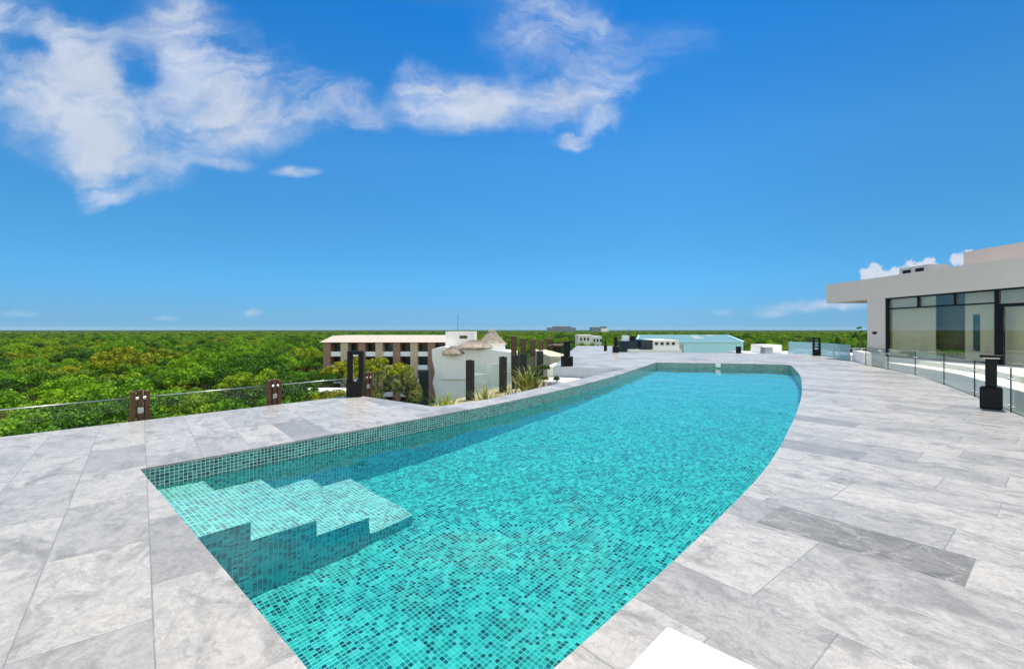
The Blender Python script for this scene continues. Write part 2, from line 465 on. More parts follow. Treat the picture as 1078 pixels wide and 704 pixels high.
def thatch_material():
    m, t, out = newmat("dry_palm_thatch")
    co = t.n('ShaderNodeTexCoord').outputs['Object']
    x, y, z = t.sep(co)
    a = t.m('ARCTAN2', y, x)
    n1 = t.noise(t.comb(t.m('MULTIPLY', a, 9.0), t.m('MULTIPLY', z, 0.8), 0.0), 3.0, 6, 0.7)
    n2 = t.noise(co, 1.2, 4, 0.6)
    c = t.mix(0.5, t.ramp(n1, [(0.3, (0.24, 0.19, 0.14)), (0.7, (0.50, 0.42, 0.33))]), t.ramp(n2, [(0.3, (0.28, 0.22, 0.17)), (0.7, (0.50, 0.43, 0.34))]))
    principled(t, out, c, 0.95, 0.1, 0, n1, 0.8, 0.08)
    return m


def ground_material():
    m, t, out = newmat("forest_floor")
    co = t.n('ShaderNodeTexCoord').outputs['Object']
    n1 = t.noise(co, 0.05, 8, 0.65)
    n2 = t.noise(co, 0.9, 6, 0.65)
    c = t.mix(0.5, t.ramp(n1, [(0.35, (0.028, 0.05, 0.015)), (0.62, (0.055, 0.075, 0.025)), (0.75, (0.10, 0.10, 0.05))]),
              t.ramp(n2, [(0.3, (0.02, 0.035, 0.012)), (0.7, (0.07, 0.085, 0.035))]))
    principled(t, out, c, 0.95, 0.1)
    return m


def canopy_material():
    m, t, out = newmat("distant_canopy")
    co = t.n('ShaderNodeTexCoord').outputs['Object']
    n1 = t.noise(co, 0.02, 6, 0.6)
    n2 = t.noise(co, 0.14, 5, 0.65)
    c = t.mix(0.5, t.ramp(n1, [(0.3, (0.010, 0.032, 0.010)), (0.7, (0.032, 0.07, 0.015))]),
              t.ramp(n2, [(0.3, (0.008, 0.024, 0.008)), (0.7, (0.045, 0.09, 0.018))]))
    principled(t, out, c, 0.95, 0.1, 0, t.noise(co, 0.25, 6, 0.7), 1.0, 2.0)
    return m


M = {
    'paver': paver_material(), 'mosaic': mosaic_material(dim=0.83), 'mosaic_step': mosaic_material('pale_step_mosaic', 0.24, 0.95, (0.84, 0.84, 0.78), 1.3), 'mosaic_riser': mosaic_material('skylit_shade_mosaic', 0.0, 1.05, (0.30, 0.72, 0.78), 0.4, 1.12), 'mosaic_wall': mosaic_material('shaded_wall_mosaic', 0.02, 0.36, (0.54, 0.64, 0.60), 0.8), 'water': water_material(),  # riser tiles carry blue skylit shade in their colour, wall tiles plain shade
    'glass': glass_material("clear_railing_glass", (0.955, 0.98, 0.965), 0.28), 'frosted': frosted_material(), 'window': glass_material("tinted_window_glass", (0.88, 0.88, 0.84), 0.22),
    'cream': plaster("warm_grey_render", (0.60, 0.54, 0.485), 0.06), 'pink': plaster("pinkish_render", (0.56, 0.47, 0.42), 0.06),
    'white': plaster("white_render", (0.84, 0.80, 0.74), 0.10), 'whitepaint': simple("white_paint", (0.82, 0.82, 0.82), (0.79, 0.79, 0.79), 4, 0.4),
    'ivory': plaster("ivory_render", (0.74, 0.70, 0.58), 0.08), 'buff': plaster("buff_concrete", (0.52, 0.47, 0.34), 0.2),
    'grey': plaster("grey_concrete", (0.40, 0.41, 0.42), 0.25), 'black': simple("black_powder_coat", (0.006, 0.007, 0.009), (0.004, 0.0045, 0.006), 6, 0.5, 0.18),
    'wood': simple("brown_hardwood", (0.16, 0.075, 0.045), (0.075, 0.035, 0.022), 6, 0.6, 0.3), 'darkwood': simple("dark_stained_wood", (0.035, 0.035, 0.03), (0.02, 0.02, 0.018), 6, 0.6, 0.3),
    'steel': simple("brushed_steel", (0.62, 0.63, 0.64), (0.5, 0.51, 0.52), 8, 0.3, 0.5, 0.9), 'brick': brick_material(),
    'beige': plaster("beige_roof_band", (0.56, 0.46, 0.38), 0.12), 'tan': plaster("tan_pier_render", (0.58, 0.45, 0.31), 0.25),
    'dark': simple("dark_glazing", (0.03, 0.035, 0.04), (0.015, 0.018, 0.02), 2, 0.15, 0.5), 'bluegl': simple("blue_glazing", (0.03, 0.09, 0.14), (0.02, 0.05, 0.08), 2, 0.15, 0.5),
    'blueroof': plaster("pale_blue_roof_coating", (0.105, 0.225, 0.245), 0.12, 0.05), 'bluewall': plaster("pale_blue_wall_coating", (0.50, 0.80, 0.86), 0.1, 0.05), 'thatch': thatch_material(),
    'soil': simple("dry_planter_soil", (0.42, 0.36, 0.22), (0.22, 0.19, 0.10), 2.5, 0.95, 0.1), 'bark': simple("grey_bark", (0.16, 0.13, 0.10), (0.07, 0.055, 0.04), 4, 0.9, 0.1),
    'ground': ground_material(), 'canopy': canopy_material(), 'sand': simple("pale_sandy_ground", (0.50, 0.44, 0.27), (0.22, 0.21, 0.09), 0.12, 0.95, 0.1),
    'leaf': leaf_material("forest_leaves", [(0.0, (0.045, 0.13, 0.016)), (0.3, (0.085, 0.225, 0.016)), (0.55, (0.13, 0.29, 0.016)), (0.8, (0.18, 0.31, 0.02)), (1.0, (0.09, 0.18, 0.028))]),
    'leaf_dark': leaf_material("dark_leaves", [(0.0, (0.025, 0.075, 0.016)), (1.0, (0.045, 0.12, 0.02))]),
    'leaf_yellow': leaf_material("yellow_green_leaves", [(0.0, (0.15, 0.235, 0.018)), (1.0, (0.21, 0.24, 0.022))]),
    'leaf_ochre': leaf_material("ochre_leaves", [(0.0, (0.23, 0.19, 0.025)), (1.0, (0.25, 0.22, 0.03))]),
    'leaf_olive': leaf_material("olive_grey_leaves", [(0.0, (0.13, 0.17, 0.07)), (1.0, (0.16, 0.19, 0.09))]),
    'lawn': simple("green_lawn", (0.12, 0.22, 0.03), (0.06, 0.12, 0.02), 3, 0.95, 0.1),
    'solar': simple("dark_blue_panel", (0.015, 0.03, 0.06), (0.01, 0.02, 0.04), 2, 0.15, 0.5),
    'dim': simple('interior_gloom', (0.13, 0.125, 0.11), (0.10, 0.095, 0.085), 1.5, 0.8, 0.1), 'haze_grey': plaster("weathered_grey_concrete", (0.20, 0.22, 0.25), 0.2, 0.02),
}


# ------------------------------------------------------------------ mesh helpers
class MB:
    def __init__(self):
        self.v, self.f, self.uv = [], [], []
    def face(self, pts, uvs=None):
        i = len(self.v)
        self.v += [tuple(p) for p in pts]
        self.f.append(tuple(range(i, i + len(pts))))
        self.uv.append(uvs)
        return self
    def box(self, c, s, rz=0.0, bevel=0.0):
        """box with its base centre at c"""
        ca, sa = math.cos(rz), math.sin(rz)
        hx, hy, hz = s[0] / 2, s[1] / 2, s[2]
        b = min(bevel, hx * 0.9, hy * 0.9, hz * 0.45)
        def tf(x, y, z): return (c[0] + x * ca - y * sa, c[1] + x * sa + y * ca, c[2] + z)
        if b <= 0:
            rings = [(hx, hy, 0, None), (hx, hy, hz, None)]
            q = [[tf(-a, -d, z), tf(a, -d, z), tf(a, d, z), tf(-a, d, z)] for a, d, z, _ in rings]
        else:
            def ring(i, z):
                a, d = hx - i, hy - i
                k = b - i if b > i else 0.0
                pts = [(-a + k, -d), (a - k, -d), (a, -d + k), (a, d - k), (a - k, d), (-a + k, d), (-a, d - k), (-a, -d + k)] if k > 1e-6 else \
                      [(-a, -d), (a, -d), (a, -d), (a, d), (a, d), (-a, d), (-a, d), (-a, -d)]
                return [tf(x, y, z) for x, y in pts]
            q = [ring(b * 0.98, 0), ring(0, b), ring(0, hz - b), ring(b * 0.98, hz)]
        n = len(q[0])
        base = len(self.v)
        for r_ in q: self.v += r_
        for k in range(len(q) - 1):
            for i in range(n):
                j = (i + 1) % n
                self.f.append((base + k * n + i, base + k * n + j, base + (k + 1) * n + j, base + (k + 1) * n + i)); self.uv.append(None)
        self.f.append(tuple(base + i for i in reversed(range(n)))); self.uv.append(None)
        self.f.append(tuple(base + (len(q) - 1) * n + i for i in range(n))); self.uv.append(None)
        return self
    def prism(self, pts, z0, z1, top=True, bottom=True):
        n = len(pts)
        if sum(pts[i][0] * pts[(i + 1) % n][1] - pts[(i + 1) % n][0] * pts[i][1] for i in range(n)) < 0: pts = pts[::-1]
        b = len(self.v)
        self.v += [(p[0], p[1], z0) for p in pts] + [(p[0], p[1], z1) for p in pts]
        for i in range(n):
            j = (i + 1) % n
            self.f.append((b + i, b + j, b + n + j, b + n + i)); self.uv.append(None)
        tris = tessellate_polygon([[Vector((p[0], p[1], 0)) for p in pts]])
        for t_ in tris:
            a = [pts[k] for k in t_]
            ccw = (a[1][0] - a[0][0]) * (a[2][1] - a[0][1]) - (a[2][0] - a[0][0]) * (a[1][1] - a[0][1]) > 0
            t2 = t_ if ccw else t_[::-1]
            if top: self.f.append(tuple(b + n + k for k in t2)); self.uv.append(None)
            if bottom: self.f.append(tuple(b + k for k in t2[::-1])); self.uv.append(None)
        return self
    def tube(self, pts, rads, n=8):
        b = len(self.v)
        for i, p_ in enumerate(pts):
            p_ = Vector(p_)
            t_ = (Vector(pts[min(i + 1, len(pts) - 1)]) - Vector(pts[max(i - 1, 0)])).normalized()
            a = t_.orthogonal().normalized() if abs(t_.z) < 0.95 else Vector((1, 0, 0))
            a = (a - t_ * a.dot(t_)).normalized(); c_ = t_.cross(a)
            r_ = rads[i] if hasattr(rads, '__len__') else rads
            for k in range(n):
                an = 2 * math.pi * k / n
                self.v.append(tuple(p_ + (a * math.cos(an) + c_ * math.sin(an)) * r_))
        for i in range(len(pts) - 1):
            for k in range(n):
                j = (k + 1) % n
                self.f.append((b + i * n + k, b + i * n + j, b + (i + 1) * n + j, b + (i + 1) * n + k)); self.uv.append(None)
        self.f.append(tuple(b + k for k in reversed(range(n)))); self.uv.append(None)
        self.f.append(tuple(b + (len(pts) - 1) * n + k for k in range(n))); self.uv.append(None)
        return self
    def build(self, name, mat, parent=None, smooth=False, loc=None):
        me = bpy.data.meshes.new(name)
        v = self.v
        if loc is not None: v = [(a[0] - loc[0], a[1] - loc[1], a[2] - loc[2]) for a in v]
        me.from_pydata(v, [], self.f)
        if any(u is not None for u in self.uv):
            ul = me.uv_layers.new(name="UVMap")
            li = 0
            for fc, u in zip(self.f, self.uv):
                for k in range(len(fc)):
                    ul.data[li].uv = u[k] if u is not None else (0, 0)
                    li += 1
        if mat is not None: me.materials.append(mat)
        if smooth:
            me.polygons.foreach_set('use_smooth', [True] * len(me.polygons))
        o = bpy.data.objects.new(name, me)
        COL.objects.link(o)
        if parent is not None: o.parent = parent
        if loc is not None: o.location = loc
        return o


def empty(name, loc=(0, 0, 0), rz=0.0):
    o = bpy.data.objects.new(name, None)
    o.empty_display_size = 0.2
    COL.objects.link(o)
    o.location = loc
    o.rotation_euler.z = rz
    return o


def tag(o, label=None, cat=None, group=None, kind=None):
    if label: o['label'] = label
    if cat: o['category'] = cat
    if group: o['group'] = group
    if kind: o['kind'] = kind
    return o


def offset_line(pts, dd):
    """polyline moved sideways (to the right of its direction for dd > 0)"""
    out = []
    for i in range(len(pts)):
        a = Vector(pts[max(i - 1, 0)]); b = Vector(pts[min(i + 1, len(pts) - 1)])
        t_ = (b - a).normalized()
        out.append((pts[i][0] + t_.y * dd, pts[i][1] - t_.x * dd))
    return out


def spline(pts, n=6):
    """Catmull-Rom through the points"""
    out = []
    P = [Vector(a) for a in pts]
    for i in range(len(P) - 1):
        p0_, p1, p2, p3 = P[max(i - 1, 0)], P[i], P[i + 1], P[min(i + 2, len(P) - 1)]
        for k in range(n):
            s = k / n
            q = 0.5 * ((2 * p1) + (-p0_ + p2) * s + (2 * p0_ - 5 * p1 + 4 * p2 - p3) * s * s + (-p0_ + 3 * p1 - 3 * p2 + p3) * s ** 3)
            out.append((q.x, q.y))
    out.append(tuple(P[-1]))
    return out


def in_poly(x, y, poly):
    ins = False
    n = len(poly)
    for i in range(n):
        x1, y1 = poly[i]; x2, y2 = poly[(i + 1) % n]
        if (y1 > y) != (y2 > y) and x < (x2 - x1) * (y - y1) / (y2 - y1) + x1: ins = not ins
    return ins


# ------------------------------------------------------------------ pool outline (deck plane)
LEFT = spline([(-4.276, 5.242), (-3.02, 6.66), (-1.46, 8.47), (-0.20, 10.03), (1.75, 12.83), (3.72, 16.1), (7.09, 22.39)], 5)
FAR = [(9.82, 21.75), (11.9, 21.25)]
RIGHT = spline([(12.45, 20.95), (12.52, 20.5), (11.85, 19.2), (10.86, 17.34), (9.73, 15.36), (8.58, 13.5), (7.15, 11.25), (5.63, 9.0), (4.36, 7.2), (3.4, 5.88),
                (2.55, 4.8), (1.53, 3.62), (0.72, 2.72), (0.19, 2.15)], 3)
TIP = [(-0.34, 1.57)]
POOL = LEFT + FAR + RIGHT + TIP            # clockwise from the near-left corner
WATER_Z, FLOOR_Z = -0.24, -2.08

# deck outer boundary
COPE = spline([(-1.62, 9.49), (-0.62, 10.45), (0.95, 12.9), (2.62, 15.5), (4.56, 18.55)], 4)
RAILR = spline([(17.75, 23.9), (16.05, 20.75), (14.3, 16.2), (12.7, 13.5), (11.22, 11.15), (9.82, 9.04), (8.3, 7.05), (6.6, 4.9), (4.9, 2.6), (3.4, 0.2), (2.2, -3.5)], 4)
DECK = [(-16.9, -3.7), (-7.63, 6.8), (-3.8, 11.13)] + COPE + [(1.84, 19.9), (3.6, 30.0), (6.4, 45.0), (10.5, 45.0), (7.6, 32.4), (16.0, 31.2), (18.6, 30.7), (19.1, 28.4)] + RAILR


def sheet(outer, hole, z, thick, name, mat):
    polys = [[Vector((x, y, 0)) for x, y in outer]]
    if hole: polys.append([Vector((x, y, 0)) for x, y in hole])
    allp = [v for pl in polys for v in pl]
    mb = MB()
    for t_ in tessellate_polygon(polys):
        a = [allp[k] for k in t_]
        if (a[1] - a[0]).cross(a[2] - a[0]).z < 0: a = a[::-1]
        mb.face([(q.x, q.y, z) for q in a])
    for pl, sgn in zip(polys, (1, -1)):
        n = len(pl)
        area = sum(pl[i].x * pl[(i + 1) % n].y - pl[(i + 1) % n].x * pl[i].y for i in range(n))
        pp = pl if (area > 0) == (sgn > 0) else pl[::-1]
        th = thick if sgn > 0 else 0.03
        for i in range(n):
            a, b = pp[i], pp[(i + 1) % n]
            mb.face([(a.x, a.y, z - th), (b.x, b.y, z - th), (b.x, b.y, z), (a.x, a.y, z)])
    return mb.build(name, mat)


# ------------------------------------------------------------------ ground
gm = MB()
NG = 48
for i in range(NG):
    a, b = 2 * math.pi * i / NG, 2 * math.pi * (i + 1) / NG
    gm.face([(0, 0, -14), (11500 * math.cos(a), 11500 * math.sin(a), -14), (11500 * math.cos(b), 11500 * math.sin(b), -14)])
tag(gm.build('ground', M['ground']), kind='structure')
sm_ = MB().prism([(30, 52), (55, 46), (80, 62), (95, 110), (70, 105), (50, 90)], -13.99, -13.98, bottom=False)
tag(sm_.build('ground_clearing', M['sand']), kind='structure')

# ------------------------------------------------------------------ deck + pool
tag(sheet(DECK, POOL, 0.0, 0.22, 'pool_deck', M['paver']), kind='structure')
hb = MB()
INS = [(-16.5, -3.4), (-7.4, 6.85), (-3.75, 10.8), (-1.7, 9.2)] + offset_line(COPE, 0.08)[1:] + [(2.1, 19.75), (3.9, 29.9), (6.6, 44.8), (10.2, 44.8), (7.4, 32.2), (15.9, 31.0), (18.4, 30.5), (18.9, 28.4)] + offset_line(RAILR, 0.15)[1:]
hb.prism(INS, -14.0, -0.225, top=False, bottom=False)
tag(hb.build('hotel_base', M['white']), kind='structure')

pool = tag(empty('pool_basin', (0, 0, 0)), kind='structure')
# floor in axes along the left wall
UD = Vector((0.664, 0.748)); VD = Vector((0.731, -0.682))
fl = MB()
for t_ in tessellate_polygon([[Vector((x, y, 0)) for x, y in POOL]]):
    a = [POOL[k] for k in t_]
    if (a[1][0] - a[0][0]) * (a[2][1] - a[0][1]) - (a[2][0] - a[0][0]) * (a[1][1] - a[0][1]) < 0: a = a[::-1]
    fl.face([(q[0], q[1], FLOOR_Z) for q in a], [(Vector(q).dot(UD), Vector(q).dot(VD)) for q in a])
fl.build('floor', M['mosaic'], pool)
wl = MB()
s = 0.0
nP = len(POOL)
for i in range(nP):
    a, b = POOL[i], POOL[(i + 1) % nP]
    L_ = (Vector(b) - Vector(a)).length
    BZ = -0.34                                   # waterline band, the wall's shade put into a darker tile colour
    wl.face([(a[0], a[1], -0.03), (b[0], b[1], -0.03), (b[0], b[1], BZ), (a[0], a[1], BZ)],
            [(s, 0.03), (s + L_, 0.03), (s + L_, 0.03 + BZ), (s, 0.03 + BZ)])
    wl.face([(a[0], a[1], BZ), (b[0], b[1], BZ), (b[0], b[1], FLOOR_Z), (a[0], a[1], FLOOR_Z)],
            [(s, 0.03 + BZ), (s + L_, 0.03 + BZ), (s + L_, 0.03 + FLOOR_Z), (s, 0.03 + FLOOR_Z)])
    s += L_
wo_ = wl.build('wall', M['mosaic_wall'], pool)
wo_.data.materials.append(M['mosaic_riser'])  # underwater wall: blue skylit shade painted into the tile colour
for p_ in wo_.data.polygons: p_.material_index = p_.index % 2
# stone edge that overhangs the tiles a little is the deck itself; entry steps in the near-left corner
C0 = Vector((-4.276, 5.242)); W1 = Vector((0.664, 0.748)); W2 = Vector((0.731, -0.682))
tops = [-0.40, -0.91, -1.38, -1.82]
ends = [0.62, 1.29, 1.96, 2.60]
wid = [1.75, 1.72, 1.70, 1.70]
prev = -0.06
for k in range(4):
    st_ = MB()
    e0, e1, zt = prev, ends[k], tops[k]
    c = [C0 + W1 * e0 + W2 * -0.12, C0 + W1 * e1 + W2 * -0.12, C0 + W1 * e1 + W2 * wid[k], C0 + W1 * e0 + W2 * wid[k]]
    st_.face([(q.x, q.y, zt) for q in reversed(c)], [(q.dot(UD), q.dot(VD)) for q in reversed(c)])
    for a, b in ((c[1], c[2]), (c[2], c[3]), (c[3], c[0])):
        ua = a.dot(UD) + a.dot(VD); ub = b.dot(UD) + b.dot(VD)
        st_.face([(a.x, a.y, zt), (b.x, b.y, zt), (b.x, b.y, FLOOR_Z), (a.x, a.y, FLOOR_Z)], [(ua, zt), (ub, zt), (ub, FLOOR_Z), (ua, FLOOR_Z)])
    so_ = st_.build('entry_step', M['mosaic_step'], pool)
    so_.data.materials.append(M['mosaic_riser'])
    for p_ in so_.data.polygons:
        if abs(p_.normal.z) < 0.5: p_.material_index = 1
    prev = e1 + 0.0
# water body: closed, its rim buried in the walls
cen = Vector((sum(q[0] for q in POOL) / nP, sum(q[1] for q in POOL) / nP))
WP = []
for i in range(nP):
    a, q, b = Vector(POOL[i - 1]), Vector(POOL[i]), Vector(POOL[(i + 1) % nP])
    t1, t2 = (q - a).normalized(), (b - q).normalized()
    nn = (Vector((-t1.y, t1.x)) + Vector((-t2.y, t2.x))).normalized()
    WP.append(tuple(q + nn * 0.04))
from mathutils.geometry import delaunay_2d_cdt
GSP = 0.11
wpts = [Vector(q) for q in WP]
for i in range(int(19 / GSP)):
    for j in range(int(23 / GSP)):
        x, y = -5.0 + (i + (j % 2) * 0.5) * GSP, 1.2 + j * GSP
        if in_poly(x, y, POOL): wpts.append(Vector((x, y)))
cd = delaunay_2d_cdt(wpts, [], [list(range(len(WP)))[::-1]], 1, 1e-5)
def wave(x, y):
    v = Vector((x, y, 0.0))
    return WAVE * (mnoise.noise(v * 0.9) + 0.5 * mnoise.noise(v * 2.1 + Vector((7, 3, 1))) + 0.22 * mnoise.noise(v * 4.3 + Vector((1, 9, 4))))
WAVE = 0.011
wmb = MB()
wmb.v = [(q.x, q.y, WATER_Z + wave(q.x, q.y)) for q in cd[0]]
for f_ in cd[2]:
    a_ = [cd[0][k] for k in f_]
    wmb.f.append(tuple(f_) if (a_[1] - a_[0]).cross(a_[2] - a_[0]) > 0 else tuple(f_)[::-1]); wmb.uv.append(None)
wat = tag(wmb.build('pool_water', M['water'], smooth=True), kind='structure')
sun.cycles.is_caustics_light = True
wat.cycles.is_caustics_caster = True
for o_ in pool.children: o_.cycles.is_caustics_receiver = True

# underwater light and skimmer on the far wall
fd = (Vector((12.0, 21.2)) - Vector((7.09, 22.39))).normalized()
fa = math.atan2(fd.y, fd.x)
q = Vector((9.82, 21.75))
SK = 0
sk = empty('pool_skimmer', (q.x + 0.0, q.y - 0.02, -0.19), fa)
tag(sk, 'small white skimmer box on the tiled far wall of the pool', 'pool skimmer')
MB().box((0, 0, 0), (0.22, 0.06, 0.15), 0, 0.012).build('body', M['whitepaint'], sk)
MB().box((0, -0.032, 0.04), (0.15, 0.01, 0.07), 0, 0.0).build('flap', M['steel'], sk)

# ------------------------------------------------------------------ ledge, planter steps left of the pool
ld = MB()
ld.prism([(-17.7, -3.1), (-8.1, 7.2), (-4.2, 12.0), (-3.2, 12.2), (-1.75, 9.75), (-3.8, 11.18), (-7.68, 6.82), (-17.0, -3.75)], -0.8, -0.5)
tag(ld.build('outer_ledge', M['soil']), kind='structure')
OUT = offset_line(COPE, -0.02)
pl = MB().prism(OUT[:-4] + [(2.6, 17.3), (2.0, 20.6), (2.4, 24.5), (1.0, 24.5), (-2.4, 16.8), (-4.2, 12.0), (-3.2, 12.2)], -1.4, -1.05)
tag(pl.build('planter_bed', M['soil']), kind='structure')
blk = MB().prism([(4.5, 18.62), (1.86, 19.94), (2.2, 22.0), (4.5, 20.5)], -1.2, -0.24, top=False)
ps = tag(empty('planter_steps'), kind='structure')
up = MB().prism([(4.48, 18.5), (1.8, 19.84), (1.79, 19.8), (4.44, 18.44)], -1.1, -0.004)
up.build('riser', M['grey'], ps)
MB().prism([(1.55, 19.95), (1.79, 19.83), (2.3, 22.0), (2.05, 22.0)], -1.1, -0.004).build('end_wall', M['ivory'], ps)
mid = MB().prism([(4.4, 18.4), (1.78, 19.74), (1.4, 18.05), (3.35, 17.05)], -0.50, -0.44)
mid.build('tread', M['whitepaint'], ps)
MB().prism([(3.33, 17.1), (1.46, 18.06), (1.5, 18.3), (3.4, 17.3)], -1.1, -0.502).build('lower_riser', M['grey'], ps)
MB().prism([(1.18, 18.15), (1.44, 18.03), (1.76, 19.7), (1.5, 19.8)], -1.1, -0.46).build('lower_end_wall', M['ivory'], ps)


# ------------------------------------------------------------------ railings
def slat_post(x, y, z0, h, rz, parent, w=0.30, mat='wood'):
    e = MB()
    for k in (-1, 0, 1):
        e.box((x + math.cos(rz) * k * w * 0.36, y + math.sin(rz) * k * w * 0.36, z0), (w * 0.26, 0.10, h - (0.02 if k else 0)), rz, 0.006)
    o = e.build('post', M[mat], parent)
    for zz in (h * 0.82, h * 0.2):
        for k in (-0.18, 0.18):
            MB().box((x + math.cos(rz) * k * w + math.sin(rz) * 0.075, y + math.sin(rz) * k * w - math.cos(rz) * 0.075, z0 + zz), (0.05, 0.045, 0.05), rz, 0.008).build('clamp', M['steel'], o)
    MB().box((x + math.sin(rz) * 0.06, y - math.cos(rz) * 0.06, z0 + h * 0.55), (0.09, 0.015, 0.11), rz).build('wall_plate', M['steel'], o)
    return o


def rail_run(parent, pts, z0, h, top=True):
    gp = MB(); hr = MB()
    for a, b in zip(pts[:-1], pts[1:]):
        a, b = Vector(a), Vector(b)
        t_ = (b - a).normalized(); n_ = Vector((t_.y, -t_.x)) * 0.006
        L_ = (b - a).length
        A, B = a + t_ * 0.17, b - t_ * 0.17
        g = MB().box(((A.x + B.x) / 2, (A.y + B.y) / 2, z0 + 0.08), ((B - A).length, 0.012, h - 0.1), math.atan2(t_.y, t_.x))
        g.build('glass_panel', M['glass'], parent)
        if top:
            r_ = MB().tube([(A.x, A.y, z0 + h - 0.01), (B.x, B.y, z0 + h - 0.01)], 0.010, 8)
            r_.build('cap_rail', M['steel'], parent, smooth=True)


r1 = tag(empty('glass_railing', (-6.9, 8.55, -0.5)), 'glass railing with brown slatted posts along the outer edge of the deck above the forest', 'railing')
a50 = math.atan2(0.77, 0.64)
PL = [(-8.9, 6.1), (-6.98, 8.6), (-5.42, 10.35), (-3.88, 12.2)]
PL = [(-8.85, 6.25), (-7.02, 8.6), (-5.46, 10.45), (-3.90, 12.25)]
r1.location = (0, 0, 0)
for x, y in PL: slat_post(x, y, -0.5, 0.97 if y > 5 else 0.97, a50, r1)
slat_post(-10.7, 3.9, -0.5, 0.97, a50, r1)
rail_run(r1, [(-10.7, 3.9)] + PL, -0.5, 0.84)
r2 = tag(empty('planter_railing'), 'railing of tall dark posts and glass behind the planter shrubs', 'railing')
P2 = [(-1.58, 17.2), (-0.38, 19.4), (0.16, 20.6), (0.55, 21.7), (1.52, 24.6)]
for x, y in P2: slat_post(x, y, -1.1, 1.57, R(66) + R(90), r2, 0.34, 'darkwood')
rail_run(r2, P2, -1.1, 1.35, top=False)
pg = tag(empty('timber_screen'), 'row of tall brown timber posts with a slatted panel behind the planter', 'timber screen')
for k, (px, top_) in enumerate([(541, 353.5), (551, 356), (561, 357), (569.5, 358), (577, 356)]):
    Y = 27.5 + k * 1.6
    X = (px - 539) / 480 * Y
    mb = MB()
    mb.box((X, Y, -1.2), (0.30, 0.25, 1.2 + 1.6 - (top_ - 347) / 480 * Y), 0.3, 0.02)
    mb.build('post', M['wood'], pg)
sp = MB()
for k in range(7):
    t_ = k / 6
    sp.box((2.85 + 0.75 * t_ , 32.0 + 2.6 * t_, -0.9), (0.10, 0.30, 1.45 - 0.25 * t_), 0.3, 0.01)
sp.build('slat_panel', M['darkwood'], pg)
MB().box((3.25, 33.3, 0.42), (0.9, 2.9, 0.10), R(-15)).build('cap_beam', M['wood'], pg)
tag(MB().prism([(2.05, 25.0), (2.9, 24.2), (3.1, 26.5), (2.5, 33.5), (1.5, 33.5)], -1.2, 0.15).build('planter_wall', M['buff']),
    'low buff concrete planter wall beside the dark slatted panel', 'planter wall')

r3 = tag(empty('frameless_glass_railing'), 'frameless glass railing with thin dark joints along the building side of the deck', 'railing')
JP = [(16.05, 20.8), (15.25, 18.6), (14.28, 16.25), (12.7, 13.5), (11.22, 11.15), (9.82, 9.06), (8.3, 7.05), (6.6, 4.9)]
for i, (x, y) in enumerate(JP):
    rz = math.atan2(JP[min(i + 1, len(JP) - 1)][1] - JP[max(i - 1, 0)][1], JP[min(i + 1, len(JP) - 1)][0] - JP[max(i - 1, 0)][0])
    o = MB().box((x + 0.06, y - 0.03, -0.25), (0.010, 0.022, 1.1), rz).build('joint_bar', M['black'], r3)
    for zz in (0.62, 0.08):
        for s_ in (-0.12, 0.12):
            cx_, cy_ = x + 0.06 + math.cos(rz) * s_, y - 0.03 + math.sin(rz) * s_
            nx_, ny_ = math.sin(rz) * 0.02, -math.cos(rz) * 0.02
            MB().tube([(cx_ - nx_, cy_ - ny_, zz), (cx_ + nx_, cy_ + ny_, zz)], 0.022, 10).build('standoff', M['steel'], o)
for a, b in zip(JP[:-1], JP[1:]):
    a, b = Vector(a) + Vector((0.06, -0.03)), Vector(b) + Vector((0.06, -0.03))
    t_ = (b - a).normalized(); A, B = a + t_ * 0.02, b - t_ * 0.02
    MB().box(((A.x + B.x) / 2, (A.y + B.y) / 2, -0.2), ((B - A).length, 0.015, 1.03), math.atan2(t_.y, t_.x)).build('glass_panel', M['glass'], r3)
r4 = tag(empty('far_glass_railing'), 'pale glass railing round the far corner of the deck beyond the pool', 'railing')
FP = [(17.85, 24.1), (18.5, 26.2), (19.15, 28.45), (18.65, 30.75)]
for a, b in zip(FP[:-1], FP[1:]):
    a, b = Vector(a), Vector(b)
    t_ = (b - a).normalized(); A, B = a + t_ * 0.03, b - t_ * 0.03
    MB().box(((A.x + B.x) / 2, (A.y + B.y) / 2, 0.0), ((B - A).length, 0.02, 0.80), math.atan2(t_.y, t_.x)).build('glass_panel', M['frosted'], r4)
for x, y in FP:
    MB().box((x, y, 0.0), (0.04, 0.04, 0.82), 0).build('post', M['steel'], r4)
tag(MB().prism([(17.8, 23.85), (16.15, 20.95), (16.4, 20.8), (18.1, 23.8)], -0.3, 0.55).build('parapet_wall', M['white']),
    'short white parapet wall between the far glass railing and the grey building', 'parapet wall')

# ------------------------------------------------------------------ terrace and building on the right
RO = RAILR[3:]
def strip(o0, o1, z0, z1, name, mat):
    a, b = offset_line(RO, -o0), offset_line(RO, -o1)
    mb = MB().prism(a + b[::-1], z0, z1)
    return tag(mb.build(name, mat), kind='structure')
strip(0.26, 1.5, -0.7, -0.45, 'lower_walkway', M['grey'])
strip(0.94, 1.66, -0.44, 0.125, 'terrace_step', M['ivory'])
te = offset_line(RO, -1.67)
te = [q for q in te if q[0] < 17.9]
tag(MB().prism(te + [(26, -8), (26, 23.1), (17.9, 23.1)], -0.69, 0.30).build('terrace', M['ivory']), kind='structure')

